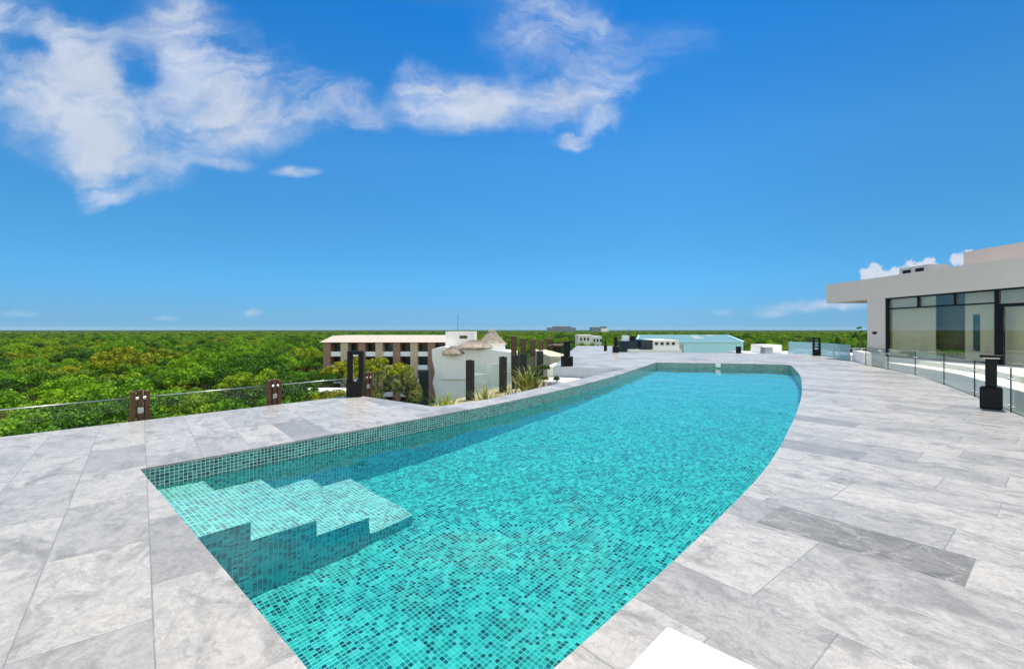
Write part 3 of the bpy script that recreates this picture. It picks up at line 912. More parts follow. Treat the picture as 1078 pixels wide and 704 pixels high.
B = tag(empty('poolside_building', (18, 20, 0.3)), 'low warm grey flat roofed building with black framed windows beside the deck', 'building')
B.location = (0, 0, 0)
XF = 18.0
def bbox(mb, x0, x1, y0, y1, z0, z1):
    return mb.box(((x0 + x1) / 2, (y0 + y1) / 2, z0), (x1 - x0, y1 - y0, z1 - z0))
bbox(MB(), XF, XF + 0.3, 22.02, 23.1, 0.3, 3.115).build('wall', M['cream'], B)          # end pier on the facade
bbox(MB(), XF + 0.3, XF + 3.4, 22.8, 23.09, 0.3, 3.115).build('wall', M['cream'], B)
bbox(MB(), XF + 5.6, XF + 6.9, 22.8, 23.09, 0.3, 3.115).build('wall', M['cream'], B)
rf = MB()
bbox(rf, XF - 0.004, XF + 7.5, -8, 26.1, 3.118, 4.165)
ro = rf.build('roof_slab', M['cream'], B)
ac = bbox(MB(), XF + 1.2, XF + 2.2, 21.0, 22.6, 4.166, 4.62).build('air_conditioner', M['grey'], ro)
for y in (21.25, 21.95): bbox(MB(), XF + 1.188, XF + 1.199, y, y + 0.45, 4.34, 4.5).build('vent_slot', M['black'], ac)
bbox(MB(), XF + 2.6, XF + 7.3, 4, 20.8, 4.166, 5.13).build('penthouse', M['pink'], ro)
sw = bbox(MB(), XF - 0.05, XF - 0.001, 22.5, 22.72, 1.38, 1.5).build('wall_light', M['black'], B)
fr = MB()
ZB, ZT, ZH = 0.305, 2.60, 3.112
fr_x = (XF + 0.03, XF + 0.13)
bbox(fr, *fr_x, -8, 22.018, ZH - 0.06, ZH)
for y in (22.0, 17.05): bbox(fr, *fr_x, y - 0.14, y, ZB, ZH - 0.062)
bbox(fr, *fr_x, 17.06, 21.855, ZT - 0.03, ZT + 0.03)
for y in (20.3, 18.62): bbox(fr, fr_x[0] + 0.003, fr_x[1] - 0.003, y - 0.1, y, ZT + 0.032, ZH - 0.062)
bbox(fr, *fr_x, 17.06, 21.855, ZB, ZB + 0.07)
fr.build('window_frame', M['black'], B)
def pane(y0, y1, z0, z1, name='window_pane'):
    return bbox(MB(), XF + 0.07, XF + 0.085, y0, y1, z0, z1).build(name, M['window'], B)
pane(17.06, 21.85, ZB + 0.075, ZT - 0.035)
pane(20.305, 21.85, ZT + 0.035, ZH - 0.065); pane(18.625, 20.195, ZT + 0.035, ZH - 0.065); pane(17.06, 18.515, ZT + 0.035, ZH - 0.065)
dr = MB()
bbox(dr, *fr_x, 13.0, 16.905, 2.44, 2.56)
bbox(dr, *fr_x, 16.76, 16.905, ZB, 2.437)
bbox(dr, *fr_x, 14.6, 14.75, ZB, 2.437)
bbox(dr, *fr_x, 12.8, 12.98, ZB, ZH - 0.062)
do = dr.build('door', M['black'], B)
bbox(MB(), XF + 0.07, XF + 0.085, 14.76, 16.755, ZB + 0.01, 2.435).build('door_glass', M['window'], do)
bbox(MB(), XF + 0.07, XF + 0.085, 13.0, 14.59, ZB + 0.01, 2.435).build('door_glass', M['window'], do)
bbox(MB(), XF - 0.05, XF - 0.02, 14.85, 14.89, 1.1, 1.5).build('handle', M['steel'], do)
pane(12.99, 16.9, 2.57, ZH - 0.065)
pane(4.0, 12.79, ZB, ZH - 0.065)
for q_ in ((0.22, 0.25, 19.62, 21.86), (0.5, 0.62, 15.9, 18.62), (6.5, 6.65, 17.0, 22.7), (6.5, 6.65, 4.0, 10.0)):
    bbox(MB(), XF + q_[0], XF + q_[1], q_[2], q_[3], 0.306, 3.11).build('interior_wall', M['ivory'], B)
sl = bbox(MB(), XF + 0.485, XF + 0.498, 18.02, 18.28, 0.75, 2.2).build('slit_window', M['bluegl'], B)
bbox(MB(), XF + 0.7, XF + 0.8, 18.75, 20.4, 0.75, 3.1).build('interior_shade_sheet', M['dim'], B)  # added dark sheet stands in for the shaded interior behind the glass


# ------------------------------------------------------------------ deck lamps
def portal_lamp(loc, rz, label, slats=0, h=1.09, w=0.36):
    e = tag(empty('bollard_lamp', (loc[0], loc[1], 0.0), rz), label, 'bollard lamp', 'black bollard lamps on the deck')
    MB().box((0, 0, 0), (w, w, 0.36), 0, 0.012).build('base', M['black'], e)
    f_ = MB()
    pw_ = w * 0.27
    for s_ in (-1, 1): f_.box((s_ * (w / 2 - pw_ / 2), 0, 0.361), (pw_, w * 0.5, h - 0.36 - 0.09), 0, 0.008)
    f_.box((0, 0, h - 0.088), (w, w * 0.5, 0.088), 0, 0.008)
    fo = f_.build('frame', M['black'], e)
    for k in range(slats):
        MB().box((0, 0, 0.50 + 0.16 * k), (w - 2 * pw_ - 0.004, w * 0.4, 0.06), 0).build('louvre', M['black'], fo)
    MB().tube([(0, 0, 0.361), (0, 0, 0.40)], 0.05, 12).build('light_head', M['steel'], e, smooth=False)
    return e
def column_lamp(loc, rz, label, h=1.09, w=0.42, cap=True):
    e = tag(empty('bollard_lamp', (loc[0], loc[1], 0.0), rz), label, 'bollard lamp', 'black bollard lamps on the deck')
    MB().box((0, 0, 0), (w, w, 0.44), 0, 0.03).build('base', M['black'], e)
    MB().box((0, 0, 0.441), (w * 0.52, w * 0.52, h - 0.44 - 0.055), 0, 0.012).build('column', M['black'], e)
    if cap:
        MB().box((0, 0, h - 0.054), (w, w, 0.054), 0, 0.008).build('cap', M['black'], e)
        MB().box((0, 0, h - 0.075), (w * 0.75, w * 0.75, 0.02), 0, 0).build('diffuser', M['whitepaint'], e)
    else:
        MB().box((0, 0, h - 0.054), (w * 0.6, w * 0.6, 0.054), 0, 0.008).build('cap', M['black'], e)
    return e
portal_lamp((-3.77, 11.0), R(5), 'open framed black lamp on the deck corner in front of the brick apartments')
column_lamp((9.74, 9.27), R(-46.5), 'black lamp with a flat square cap by the glass railing near the building', w=0.325)
column_lamp((2.42, 20.1), R(20), 'black lamp on the deck corner above the grey planter steps', cap=False)
column_lamp((7.27, 32.0), R(10), 'black lamp beyond the pool in front of the white rooftop building', cap=False, w=0.36)
column_lamp((7.05, 34.4), R(10), 'slim black lamp standing just behind another on the white far deck', cap=False, w=0.2, h=0.75)
column_lamp((15.4, 31.0), R(10), 'short black lamp at the far deck edge in front of the pale blue roof', cap=True, w=0.26, h=0.46)
portal_lamp((18.9, 28.3), R(-30), 'black lamp with light showing between its louvres by the far glass railing', slats=2, h=1.12, w=0.42)

# ------------------------------------------------------------------ white low table in the foreground
tb = tag(empty('low_table', (0.80, 1.90, 0.0), R(46.5)), 'low square white table top on a black base standing on the grey pavers', 'table')
MB().box((0, 0, 0.078), (0.52, 0.56, 0.042), 0, 0.005).build('table_top', M['whitepaint'], tb)
MB().box((0.0, 0.0, 0.0), (0.47, 0.50, 0.0745), 0, 0.004).build('base', M['black'], tb)
MB().box((0.02, -0.02, 0.1202), (0.05, 0.03, 0.006), 0, 0.002).build('latch', M['black'], tb)


# ------------------------------------------------------------------ foliage
def crown_mesh(seed, rx, rz, z0, nlobes, leaves, size, name):
    """many leaf sprays spread over overlapping boughs"""
    rg = np.random.default_rng(seed)
    lobes = []
    for k in range(nlobes):
        a = rg.uniform(0, 2 * math.pi); rr = math.sqrt(rg.uniform(0, 1)) * 0.95
        x, y = math.cos(a) * rr * rx, math.sin(a) * rr * rx
        zz = z0 + rz * (0.45 + 0.55 * math.sqrt(max(0.05, 1 - rr * rr)) * rg.uniform(0.45, 1.15))
        r_ = rx * rg.uniform(0.12, 0.30)
        lobes.append((x, y, zz, r_, r_ * rg.uniform(0.6, 0.85)))
    wts = np.array([l[3] ** 2 for l in lobes]); wts /= wts.sum()
    li = rg.choice(nlobes, size=leaves, p=wts)
    L_ = np.array(lobes)[li]
    dirs = rg.normal(size=(leaves, 3)); dirs[:, 2] = np.abs(dirs[:, 2]) * 1.05 - 0.18
    dirs /= np.linalg.norm(dirs, axis=1)[:, None]
    rad = rg.uniform(0.72, 1.06, leaves) ** 0.6
    c = np.stack([L_[:, 0] + dirs[:, 0] * L_[:, 3] * rad, L_[:, 1] + dirs[:, 1] * L_[:, 3] * rad, L_[:, 2] + dirs[:, 2] * L_[:, 4] * rad], 1)
    nrm = dirs + rg.normal(size=(leaves, 3)) * 0.55
    nrm /= np.linalg.norm(nrm, axis=1)[:, None]
    t1 = np.cross(nrm, rg.normal(size=(leaves, 3))); t1 /= np.linalg.norm(t1, axis=1)[:, None]
    t2 = np.cross(nrm, t1)
    s1 = (size * rg.uniform(0.6, 1.3, leaves))[:, None]; s2 = s1 * rg.uniform(0.45, 0.8, leaves)[:, None]
    v = np.empty((leaves, 4, 3))
    v[:, 0] = c - t1 * s1; v[:, 1] = c - t2 * s2 + nrm * s1 * 0.15; v[:, 2] = c + t1 * s1; v[:, 3] = c + t2 * s2 + nrm * s1 * 0.15
    me = bpy.data.meshes.new(name)
    me.vertices.add(leaves * 4); me.vertices.foreach_set('co', v.ravel())
    me.loops.add(leaves * 4); me.loops.foreach_set('vertex_index', np.arange(leaves * 4, dtype=np.int32))
    me.polygons.add(leaves); me.polygons.foreach_set('loop_start', np.arange(0, leaves * 4, 4, dtype=np.int32))
    me.polygons.foreach_set('loop_total', np.full(leaves, 4, dtype=np.int32))
    me.update(calc_edges=True)
    return me


def trunk_mesh(seed, h, r):
    rg = random.Random(seed)
    mb = MB()
    lean = (rg.uniform(-0.4, 0.4), rg.uniform(-0.4, 0.4))
    mb.tube([(0, 0, 0), (lean[0] * 0.4, lean[1] * 0.4, h * 0.45), (lean[0], lean[1], h)], [r, r * 0.75, r * 0.4], 7)
    for k in range(4):
        a = k * 1.57 + rg.uniform(-0.4, 0.4)
        z = h * rg.uniform(0.45, 0.75)
        mb.tube([(lean[0] * 0.6, lean[1] * 0.6, z), (math.cos(a) * h * 0.16, math.sin(a) * h * 0.16, z + h * 0.18), (math.cos(a) * h * 0.28, math.sin(a) * h * 0.28, z + h * 0.42)],
                [r * 0.45, r * 0.3, r * 0.12], 5)
    me = bpy.data.meshes.new('trunk')
    me.from_pydata(mb.v, [], mb.f); me.materials.append(M['bark'])
    return me


CROWNS = {}
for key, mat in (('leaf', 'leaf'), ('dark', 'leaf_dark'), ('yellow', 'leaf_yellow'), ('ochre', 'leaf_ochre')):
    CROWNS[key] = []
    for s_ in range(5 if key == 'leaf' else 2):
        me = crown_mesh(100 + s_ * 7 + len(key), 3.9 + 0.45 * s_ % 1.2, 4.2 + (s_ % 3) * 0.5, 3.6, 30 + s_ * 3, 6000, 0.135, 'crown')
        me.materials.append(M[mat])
        CROWNS[key].append(me)
TRUNKS = [trunk_mesh(s_, 6.2, 0.22) for s_ in range(3)]
TREE_LABEL = {
    'leaf': ('rounded bright green tree in the dense forest below the deck', 'green trees of the forest'),
    'dark': ('dark green tree in the dense forest below the deck', 'dark trees of the forest'),
    'yellow': ('yellow green flowering tree in the forest below the deck', 'yellow green trees of the forest'),
    'ochre': ('ochre leaved tree in the forest below the deck', 'ochre trees of the forest'),
}


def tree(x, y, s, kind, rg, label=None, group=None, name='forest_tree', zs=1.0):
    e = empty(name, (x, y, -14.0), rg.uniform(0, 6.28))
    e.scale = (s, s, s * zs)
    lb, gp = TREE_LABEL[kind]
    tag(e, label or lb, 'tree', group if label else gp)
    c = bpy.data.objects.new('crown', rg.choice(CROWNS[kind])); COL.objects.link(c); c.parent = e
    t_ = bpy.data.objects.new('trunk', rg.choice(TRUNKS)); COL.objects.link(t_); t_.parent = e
    return e


KEEP = [
    [(-44.5, 96), (4, 96), (4, 116), (-44.5, 116)],                          # brick apartments
    [(-17, 20), (-2, 12), (4, 68), (4, 92), (-17, 96), (-25, 96), (-24, 78)],
    [(16, 20), (24, 20), (92, 78), (92, 100), (60, 78), (24, 52)],                                # white villa
    [(26, 104), (58, 104), (124, 256), (64, 256)],                           # pale blue roof
    [(12, 54), (24, 54), (24, 72), (12, 72)],                                # white rooftop
    [(22, 48), (50, 48), (50, 66), (22, 66)],
    [(16, -20), (32, -20), (32, 30), (16, 30)],
    [(26, 190), (45, 190), (45, 215), (26, 215)],
    [(32, 50), (55, 46), (78, 62), (78, 74), (60, 76), (40, 66)],
    [(-36, 66), (-24, 66), (-24, 74), (-36, 74)],
]
DECKX = [(-22, -8), (-19.5, -2), (-10.5, 9), (-6.5, 14), (-4.5, 19), (0, 28), (3, 48), (12, 48), (22, 34), (22, -10)]


def free(x, y, pad=4.0):
    for dx_ in (-pad, 0, pad):
        for dy_ in (-pad, 0, pad):
            if in_poly(x + dx_, y + dy_, DECKX): return False
    for K in KEEP:
        if in_poly(x, y, K) or in_poly(x + 2.5, y, K) or in_poly(x - 2.5, y, K) or in_poly(x, y + 3, K) or in_poly(x, y - 3, K): return False
    return True


pts = []
STEP = 6.3
for i in range(-300, 301):
    for j in range(0, 245):
        x = i * STEP + rnd.uniform(-2.2, 2.2) + (j % 2) * STEP / 2
        y = j * STEP * 0.9 + rnd.uniform(-2.0, 2.0)
        dist = math.hypot(x, y)
        if dist > 1250 or y < 2 or abs(x) > 1.35 * y + 10: continue
        if not free(x, y): continue
        pts.append((dist, x, y))
pts.sort()
def seen(x, y):
    t_ = x / max(y, 1)
    px = 539 + 480 * t_
    return -40 < px < 462 or 780 < px < 930
near, far = [], []
for d_, x, y in pts:
    (near if seen(x, y) and len(near) < 296 else far).append((d_, x, y))
hero = {}
for d_, x, y in near:
    k = rnd.random()
    px = 539 + 480 * x / y
    kind = 'leaf' if k < 0.72 else ('dark' if k < 0.93 else 'yellow')
    if px < 70 and d_ > 85 and rnd.random() < 0.35: kind = rnd.choice(['ochre', 'yellow'])
    s_ = rnd.choice([rnd.uniform(0.55, 0.8), rnd.uniform(0.75, 1.0), rnd.uniform(0.9, 1.15)])
    if d_ < 30: s_ = rnd.uniform(0.95, 1.14)
    tree(x, y, s_, kind, rnd, zs=rnd.uniform(0.82, 1.22))

# individual trees the picture singles out
tree(-30, 84, 1.16, 'yellow', rnd, 'yellow green leafy tree in front of the brick apartments', name='leafy_tree')
tree(-22.3, 76, 1.22, 'yellow', rnd, 'bright yellow green tree close beside the open framed lamp', name='leafy_tree')
for me in CROWNS['dark'][:1]:
    om = me.copy(); om.materials.clear(); om.materials.append(M['leaf_olive'])
CROWNS['olive'] = [om]; TREE_LABEL['olive'] = ('', '')
tree(-12.6, 48, 0.74, 'olive', rnd, 'olive grey tree rising beside the white villa below the deck corner', name='olive_tree', zs=1.85)
tree(-12.3, 41, 0.55, 'olive', rnd, 'smaller olive grey tree just below the deck corner', name='olive_tree', zs=2.15)
tree(0.8, 58, 0.94, 'yellow', rnd, 'yellow bush topped tree glimpsed between the brown timber posts', name='leafy_tree')
tree(4.2, 60, 0.92, 'yellow', rnd, 'yellow tree right of the brown timber posts', name='leafy_tree')


def cypress(x, y, h, r, label):
    e = tag(empty('cypress_tree', (x, y, -14.0)), label, 'tree')
    rg = np.random.default_rng(int(x * 10)); n = 900
    zz = rg.uniform(0.12, 1, n); rr = r * np.sqrt(np.clip((1 - zz) * 1.3, 0, 1)) * rg.uniform(0.6, 1.1, n); a = rg.uniform(0, 6.28, n)
    mb = MB()
    for i in range(n):
        c = Vector((rr[i] * math.cos(a[i]), rr[i] * math.sin(a[i]), zz[i] * h))
        o = Vector((math.cos(a[i]), math.sin(a[i]), 0.5)) * 0.25; s_ = Vector((-math.sin(a[i]), math.cos(a[i]), 0)) * 0.16
        up = Vector((0, 0, 0.4))
        mb.face([c - s_ - up * 0.4, c + s_ - up * 0.4, c + o * 0.4 + up])
    mb.build('crown', M['leaf_dark'], e)
    MB().tube([(0, 0, 0), (0, 0, h * 0.9)], [0.2, 0.05], 6).build('trunk', M['bark'], e)
pt = tag(empty('tall_tree', (53.4, 70, -14.0)), 'tall slim dark tree reaching the horizon beside the grey building wall', 'tree')
pm = crown_mesh(77, 1.0, 3.6, 12.3, 12, 1400, 0.13, 'crown'); pm.materials.append(M['leaf_dark'])
po = bpy.data.objects.new('crown', pm); COL.objects.link(po); po.parent = pt
MB().tube([(0, 0, 0), (0.15, 0, 8), (0, 0, 14.5)], [0.22, 0.17, 0.08], 7).build('trunk', M['bark'], pt)
cypress(50, 70, 14.2, 1.3, 'dark conical cypress beyond the far glass railing')
cypress(54.5, 73, 12.8, 1.1, 'thin dark cypress nearest the grey building, shorter than its neighbour')

tree(-27.2, 58, 0.86, 'leaf', rnd, 'bushy green tree hiding the left half of the low white house', name='leafy_tree')
tree(-23.2, 57, 0.90, 'yellow', rnd, 'light green tree hiding the end of the low white house by the corner lamp', name='leafy_tree')

# the rest of the wood: one object, crowns set out on points
fv = np.array([(x, y, -14.0 + 0.0) for d_, x, y in far], dtype=np.float32)
me = bpy.data.meshes.new('forest')
me.vertices.add(len(fv)); me.vertices.foreach_set('co', fv.ravel()); me.update()
forest = bpy.data.objects.new('forest', me); COL.objects.link(forest); tag(forest, kind='stuff')
ng = bpy.data.node_groups.new('forest_nodes', 'GeometryNodeTree')
ng.interface.new_socket('Geometry', in_out='INPUT', socket_type='NodeSocketGeometry')
ng.interface.new_socket('Geometry', in_out='OUTPUT', socket_type='NodeSocketGeometry')
gi, go = ng.nodes.new('NodeGroupInput'), ng.nodes.new('NodeGroupOutput')
iop = ng.nodes.new('GeometryNodeInstanceOnPoints'); iop.inputs['Pick Instance'].default_value = True
jn = ng.nodes.new('GeometryNodeGeometryToInstance')
crown_objs = {}
for o in COL.objects:
    if o.type == 'MESH' and o.name.startswith('crown'):
        crown_objs.setdefault(o.data.name, o)
names = [m_.name for m_ in CROWNS['leaf']] + [CROWNS['leaf'][0].name, CROWNS['dark'][0].name, CROWNS['leaf'][3].name, CROWNS['dark'][1].name, CROWNS['yellow'][0].name]
for nm in reversed(names):
    if nm not in crown_objs: continue
    oi = ng.nodes.new('GeometryNodeObjectInfo'); oi.inputs['Object'].default_value = crown_objs[nm]
    ng.links.new(oi.outputs['Geometry'], jn.inputs[0])
def rv(lo, hi, seed, typ='FLOAT_VECTOR'):
    r_ = ng.nodes.new('FunctionNodeRandomValue'); r_.data_type = typ
    if typ == 'FLOAT_VECTOR':
        r_.inputs[0].default_value = lo; r_.inputs[1].default_value = hi; r_.inputs['Seed'].default_value = seed
        return r_.outputs[0]
    if typ == 'FLOAT':
        r_.inputs[2].default_value = lo; r_.inputs[3].default_value = hi; r_.inputs['Seed'].default_value = seed
        return r_.outputs[1]
    r_.inputs[4].default_value = lo; r_.inputs[5].default_value = hi; r_.inputs['Seed'].default_value = seed
    return r_.outputs[2]
ng.links.new(gi.outputs[0], iop.inputs['Points'])
ng.links.new(jn.outputs[0], iop.inputs['Instance'])
ng.links.new(rv(0, 60, 3, 'INT'), iop.inputs['Instance Index'])
ng.links.new(rv((0, 0, 0), (0, 0, 6.28), 1), iop.inputs['Rotation'])
ng.links.new(rv((0.6, 0.6, 0.6), (1.12, 1.12, 1.25), 2), iop.inputs['Scale'])
ng.links.new(iop.outputs[0], go.inputs[0])
md = forest.modifiers.new('forest', 'NODES'); md.node_group = ng

# far canopy as one rolling sheet
NA, NR = 620, 130
rr = np.geomspace(1190, 11000, NR); aa = np.linspace(R(-72), R(72), NA)
vv = np.empty((NR, NA, 3), dtype=np.float32)
rg = np.random.default_rng(5)
for i, r_ in enumerate(rr):
    for j, a_ in enumerate(aa):
        x, y = r_ * math.sin(a_), r_ * math.cos(a_)
        hh = mnoise.noise(Vector((x * 0.07, y * 0.07, 0))) * 2.2 + mnoise.noise(Vector((x * 0.011, y * 0.011, 3))) * 1.3
        vv[i, j] = (x, y, -7.0 + hh + rg.uniform(-1.8, 1.8) - (2.0 if i == 0 else 0.0))
idx = np.arange(NR * NA).reshape(NR, NA)
quads = np.stack([idx[:-1, :-1], idx[:-1, 1:], idx[1:, 1:], idx[1:, :-1]], -1).reshape(-1, 4)
me = bpy.data.meshes.new('distant_forest')
me.vertices.add(NR * NA); me.vertices.foreach_set('co', vv.ravel())
me.loops.add(quads.size); me.loops.foreach_set('vertex_index', quads.ravel().astype(np.int32))
me.polygons.add(len(quads)); me.polygons.foreach_set('loop_start', np.arange(0, quads.size, 4, dtype=np.int32)); me.polygons.foreach_set('loop_total', np.full(len(quads), 4, dtype=np.int32))
me.update(calc_edges=True); me.materials.append(M['canopy'])
df = bpy.data.objects.new('distant_forest', me); COL.objects.link(df); tag(df, kind='stuff')


# ------------------------------------------------------------------ planter shrubs
def strap_plant(loc, h, n, mat, label, name='strap_leaf_plant', spread=0.6, wd=0.03):
    e = tag(empty(name, loc), label, 'shrub')
    rg = random.Random(int(loc[0] * 100) + n)
    mb = MB()
    for i in range(n):
        a = rg.uniform(0, 6.28); ln = h * rg.uniform(0.6, 1.15); sp_ = spread * rg.uniform(0.3, 1.1)
        bx, by = rg.uniform(-0.18, 0.18), rg.uniform(-0.18, 0.18)
        pts_ = []
        for k in range(6):
            t_ = k / 5
            pts_.append(Vector((bx + math.cos(a) * sp_ * t_ ** 1.6, by + math.sin(a) * sp_ * t_ ** 1.6, ln * (t_ - 0.30 * t_ ** 2.6))))
        sd_ = Vector((-math.sin(a), math.cos(a), 0))
        for k in range(5):
            w0, w1_ = wd * (1 - k / 5) + 0.004, wd * (1 - (k + 1) / 5) + 0.002
            mb.face([pts_[k] - sd_ * w0, pts_[k] + sd_ * w0, pts_[k + 1] + sd_ * w1_, pts_[k + 1] - sd_ * w1_])
    mb.build('foliage', mat, e)
    return e
def bush(loc, r, h, mat, label, n=900, size=0.06):
    e = tag(empty('bush', loc), label, 'shrub')
    me_ = crown_mesh(int(loc[0] * 31) % 997, r, h, -0.2 * h, 9, n, size, 'foliage')
    me_.materials.append(mat)
    o = bpy.data.objects.new('foliage', me_); COL.objects.link(o); o.parent = e
    MB().tube([(0, 0, 0), (0, 0, h * 0.5)], [0.04, 0.02], 6).build('stem', M['bark'], e)
    return e
strap_plant((-1.75, 12.2, -1.06), 1.3, 60, M['leaf_yellow'], 'pale yellowish strap leaved clump at the near end of the planter', spread=0.7)
strap_plant((-0.72, 13.4, -1.06), 1.4, 60, M['leaf_olive'], 'dry olive strap leaved clump between the two wide dark posts', spread=0.75)
strap_plant((0.0, 14.8, -1.06), 1.15, 60, M['leaf_olive'], 'grassy olive clump in front of the second dark post', spread=0.8)
strap_plant((0.62, 16.6, -1.06), 1.75, 90, M['leaf_olive'], 'large spiky grey green strap plant in the middle of the planter', spread=1.15, wd=0.06)
bush((1.25, 17.9, -1.06), 0.6, 1.5, M['leaf_dark'], 'round dark green bush beside the ivory planter step ends')
bush((0.9, 17.2, -1.06), 0.4, 0.8, M['leaf_olive'], 'small grey green bush below the big strap plant')
bush((-2.9, 11.6, -0.95), 0.35, 0.55, M['leaf_ochre'], 'small reddish dry bush at the deck corner', n=400)
lawn = MB().prism([(7.7, 32.3), (15.9, 31.15), (16.0, 31.9), (7.8, 33.1)], -0.3, -0.02)
tag(lawn.build('lawn_strip', M['lawn']), kind='structure')


# ------------------------------------------------------------------ neighbouring buildings
# brick apartments
A = tag(empty('brick_apartments'), 'long brown brick apartment block with deep balconies and a beige roof band', 'building')
YA = 100.0
bays = [-40.6 + 3.82 * i for i in range(8)]
wb = MB()
bbox(wb, -41.4, -12.8, YA + 2.6, YA + 13, -14, -0.6)
wb.build('wall', M['brick'], A)
pr = MB(); sl_ = MB()
for i, x in enumerate(bays):
    MB().box((x, YA + 1.25, -14), (1.55, 2.65, 12.9), 0).build('pier', M['brick' if i % 2 == 0 else 'tan'], A)
for f_i in range(4):
    z = -1.1 - 2.95 * (f_i + 1)
    o = MB()
    bbox(o, -41.2, -13.2, YA + 0.35, YA + 2.59, z - 0.22, z)
    o.build('floor_slab', M['tan'], A)
    for i in range(len(bays) - 1):
        x0, x1 = bays[i] + 0.79, bays[i + 1] - 0.79
        bal = MB(); bbox(bal, x0, x1, YA + 0.15, YA + 0.33, z - 0.2, z + 0.85)
        bal.build('balcony_front', M['whitepaint'], A)
        wd = MB(); bbox(wd, x0 + 0.02, x1 - 0.02, YA + 2.45, YA + 2.58, z + 0.02, z + 2.5)
        wd.build('balcony_window', M['dark'] if (i + f_i) % 3 else M['bluegl'], A)
top = MB()
tz0, tz1 = -1.15, 0.28
lo = [(-42.0, YA - 0.5), (-12.2, YA - 0.5), (-12.2, YA + 13.5), (-42.0, YA + 13.5)]
hi = [(-39.8, YA + 1.2), (-13.0, YA + 1.2), (-13.0, YA + 12.5), (-39.8, YA + 12.5)]
for i in range(4):
    j = (i + 1) % 4
    top.face([(*lo[i], tz0), (*lo[j], tz0), (*hi[j], tz1), (*hi[i], tz1)])
top.face([(*q_, tz1) for q_ in hi]); top.face([(*q_, tz0) for q_ in reversed(lo)])
top.build('roof_band', M['beige'], A)

# white villa with thatched roofs
V = tag(empty('white_villa'), 'white plastered villa with dry thatched roofs beyond the planter posts', 'villa')
YV = 74.0
vw = MB()
edge_pts = [(-13.0, -14), (-12.7, -9.5), (-13.05, -7), (-12.45, -5), (-12.9, -2.2), (-12.7, -1.3)]
prof = [(-12.4, -14), (-12.75, -11.2), (-12.35, -9.2), (-12.9, -7.0), (-12.5, -5.2), (-13.0, -3.0), (-13.0, -1.55), (-11.0, -1.15), (-7.6, -1.35), (-5.2, -1.1), (-2.4, -1.8), (0.9, -2.1), (0.9, -14)]
n_ = len(prof)
b0 = len(vw.v)
vw.v += [(x, YV, z) for x, z in prof] + [(x, YV + 8, z) for x, z in prof]
tr_ = tessellate_polygon([[Vector((x, z, 0)) for x, z in prof]])
for t_ in tr_:
    vw.f.append(tuple(t_)); vw.uv.append(None)
    vw.f.append(tuple(n_ + k for k in t_)); vw.uv.append(None)
for i in range(n_):
    j = (i + 1) % n_
    vw.f.append((i, j, n_ + j, n_ + i)); vw.uv.append(None)
vw.build('wall', M['white'], V)
bbox(MB(), -11.4, -7.4, YV - 0.35, YV - 0.01, -6.4, -2.3).build('bay', M['white'], V)
tw = bbox(MB(), -11.3, -6.4, YV + 3.5, YV + 9, -3, 1.3).build('tower', M['white'], V)
bbox(MB(), -8.9, -7.6, YV + 3.44, YV + 3.495, 0.1, 0.6).build('window', M['dark'], tw)
bbox(MB(), -3.9, -1.2, YV + 1, YV + 6, -3, -0.7).build('stair_tower', M['white'], V)
bbox(MB(), 0.0, 1.3, YV - 0.3, YV + 0.2, -6.5, -4.5).build('niche', M['grey'], V)


def palapa(cx_, cy_, zb, r, h, label, flat=0.0, seed=1):
    rg = random.Random(seed)
    mb = MB()
    n = 28; rings = [(1.0, -0.10), (1.03, 0.0), (0.8, 0.22 + flat * 0.15), (0.5, 0.52 + flat * 0.2), (0.22, 0.82 + flat * 0.1), (0.02, 1.0)]
    vs = []
    for k, (q_, zz) in enumerate(rings):
        for i in range(n):
            a_ = 2 * math.pi * i / n
            j_ = rg.uniform(-0.05, 0.05)
            vs.append((r * q_ * (1 + j_) * math.cos(a_), r * q_ * (1 + j_) * math.sin(a_), zz * h + (rg.uniform(-0.12, 0.05) * h if k == 0 else 0)))
    mb.v = vs
    for k in range(len(rings) - 1):
        for i in range(n):
            j = (i + 1) % n
            mb.f.append((k * n + i, k * n + j, (k + 1) * n + j, (k + 1) * n + i)); mb.uv.append(None)
    prof_ = [(q_[0] * r, q_[1] * h) for q_ in rings]
    for k in range(700):                                  # loose straw over the slope and the fringe
        a_ = rg.uniform(0, 2 * math.pi); t_ = rg.uniform(0.3, 4.6)
        i_ = int(t_); f_ = t_ - i_
        pr_ = prof_[i_][0] * (1 - f_) + prof_[i_ + 1][0] * f_; pz_ = prof_[i_][1] * (1 - f_) + prof_[i_ + 1][1] * f_
        ln_ = rg.uniform(0.25, 0.6); i2 = max(0, i_ - 1)
        dr_, dz_ = prof_[i_][0] - prof_[i_ + 1][0], prof_[i_][1] - prof_[i_ + 1][1]
        nn_ = math.hypot(dr_, dz_) + 1e-6
        e_r, e_z = pr_ + dr_ / nn_ * ln_ + rg.uniform(0, 0.08), pz_ + dz_ / nn_ * ln_ + rg.uniform(-0.02, 0.10)
        w_ = rg.uniform(0.03, 0.07) / max(pr_, 0.3); a2 = a_ + rg.uniform(-0.1, 0.1)
        up_ = 0.05
        mb.face([(pr_ * math.cos(a_ - w_), pr_ * math.sin(a_ - w_), pz_ + up_), (pr_ * math.cos(a_ + w_), pr_ * math.sin(a_ + w_), pz_ + up_),
                 (e_r * math.cos(a2 + w_ * 0.4), e_r * math.sin(a2 + w_ * 0.4), e_z + up_), (e_r * math.cos(a2 - w_ * 0.4), e_r * math.sin(a2 - w_ * 0.4), e_z + up_)])
    o = mb.build('thatched_roof', M['thatch'], V)
    o.location = (cx_, cy_, zb)
    return o
palapa(-9.6, YV + 0.6, -2.2, 1.9, 1.1, '', 1.0, 2)
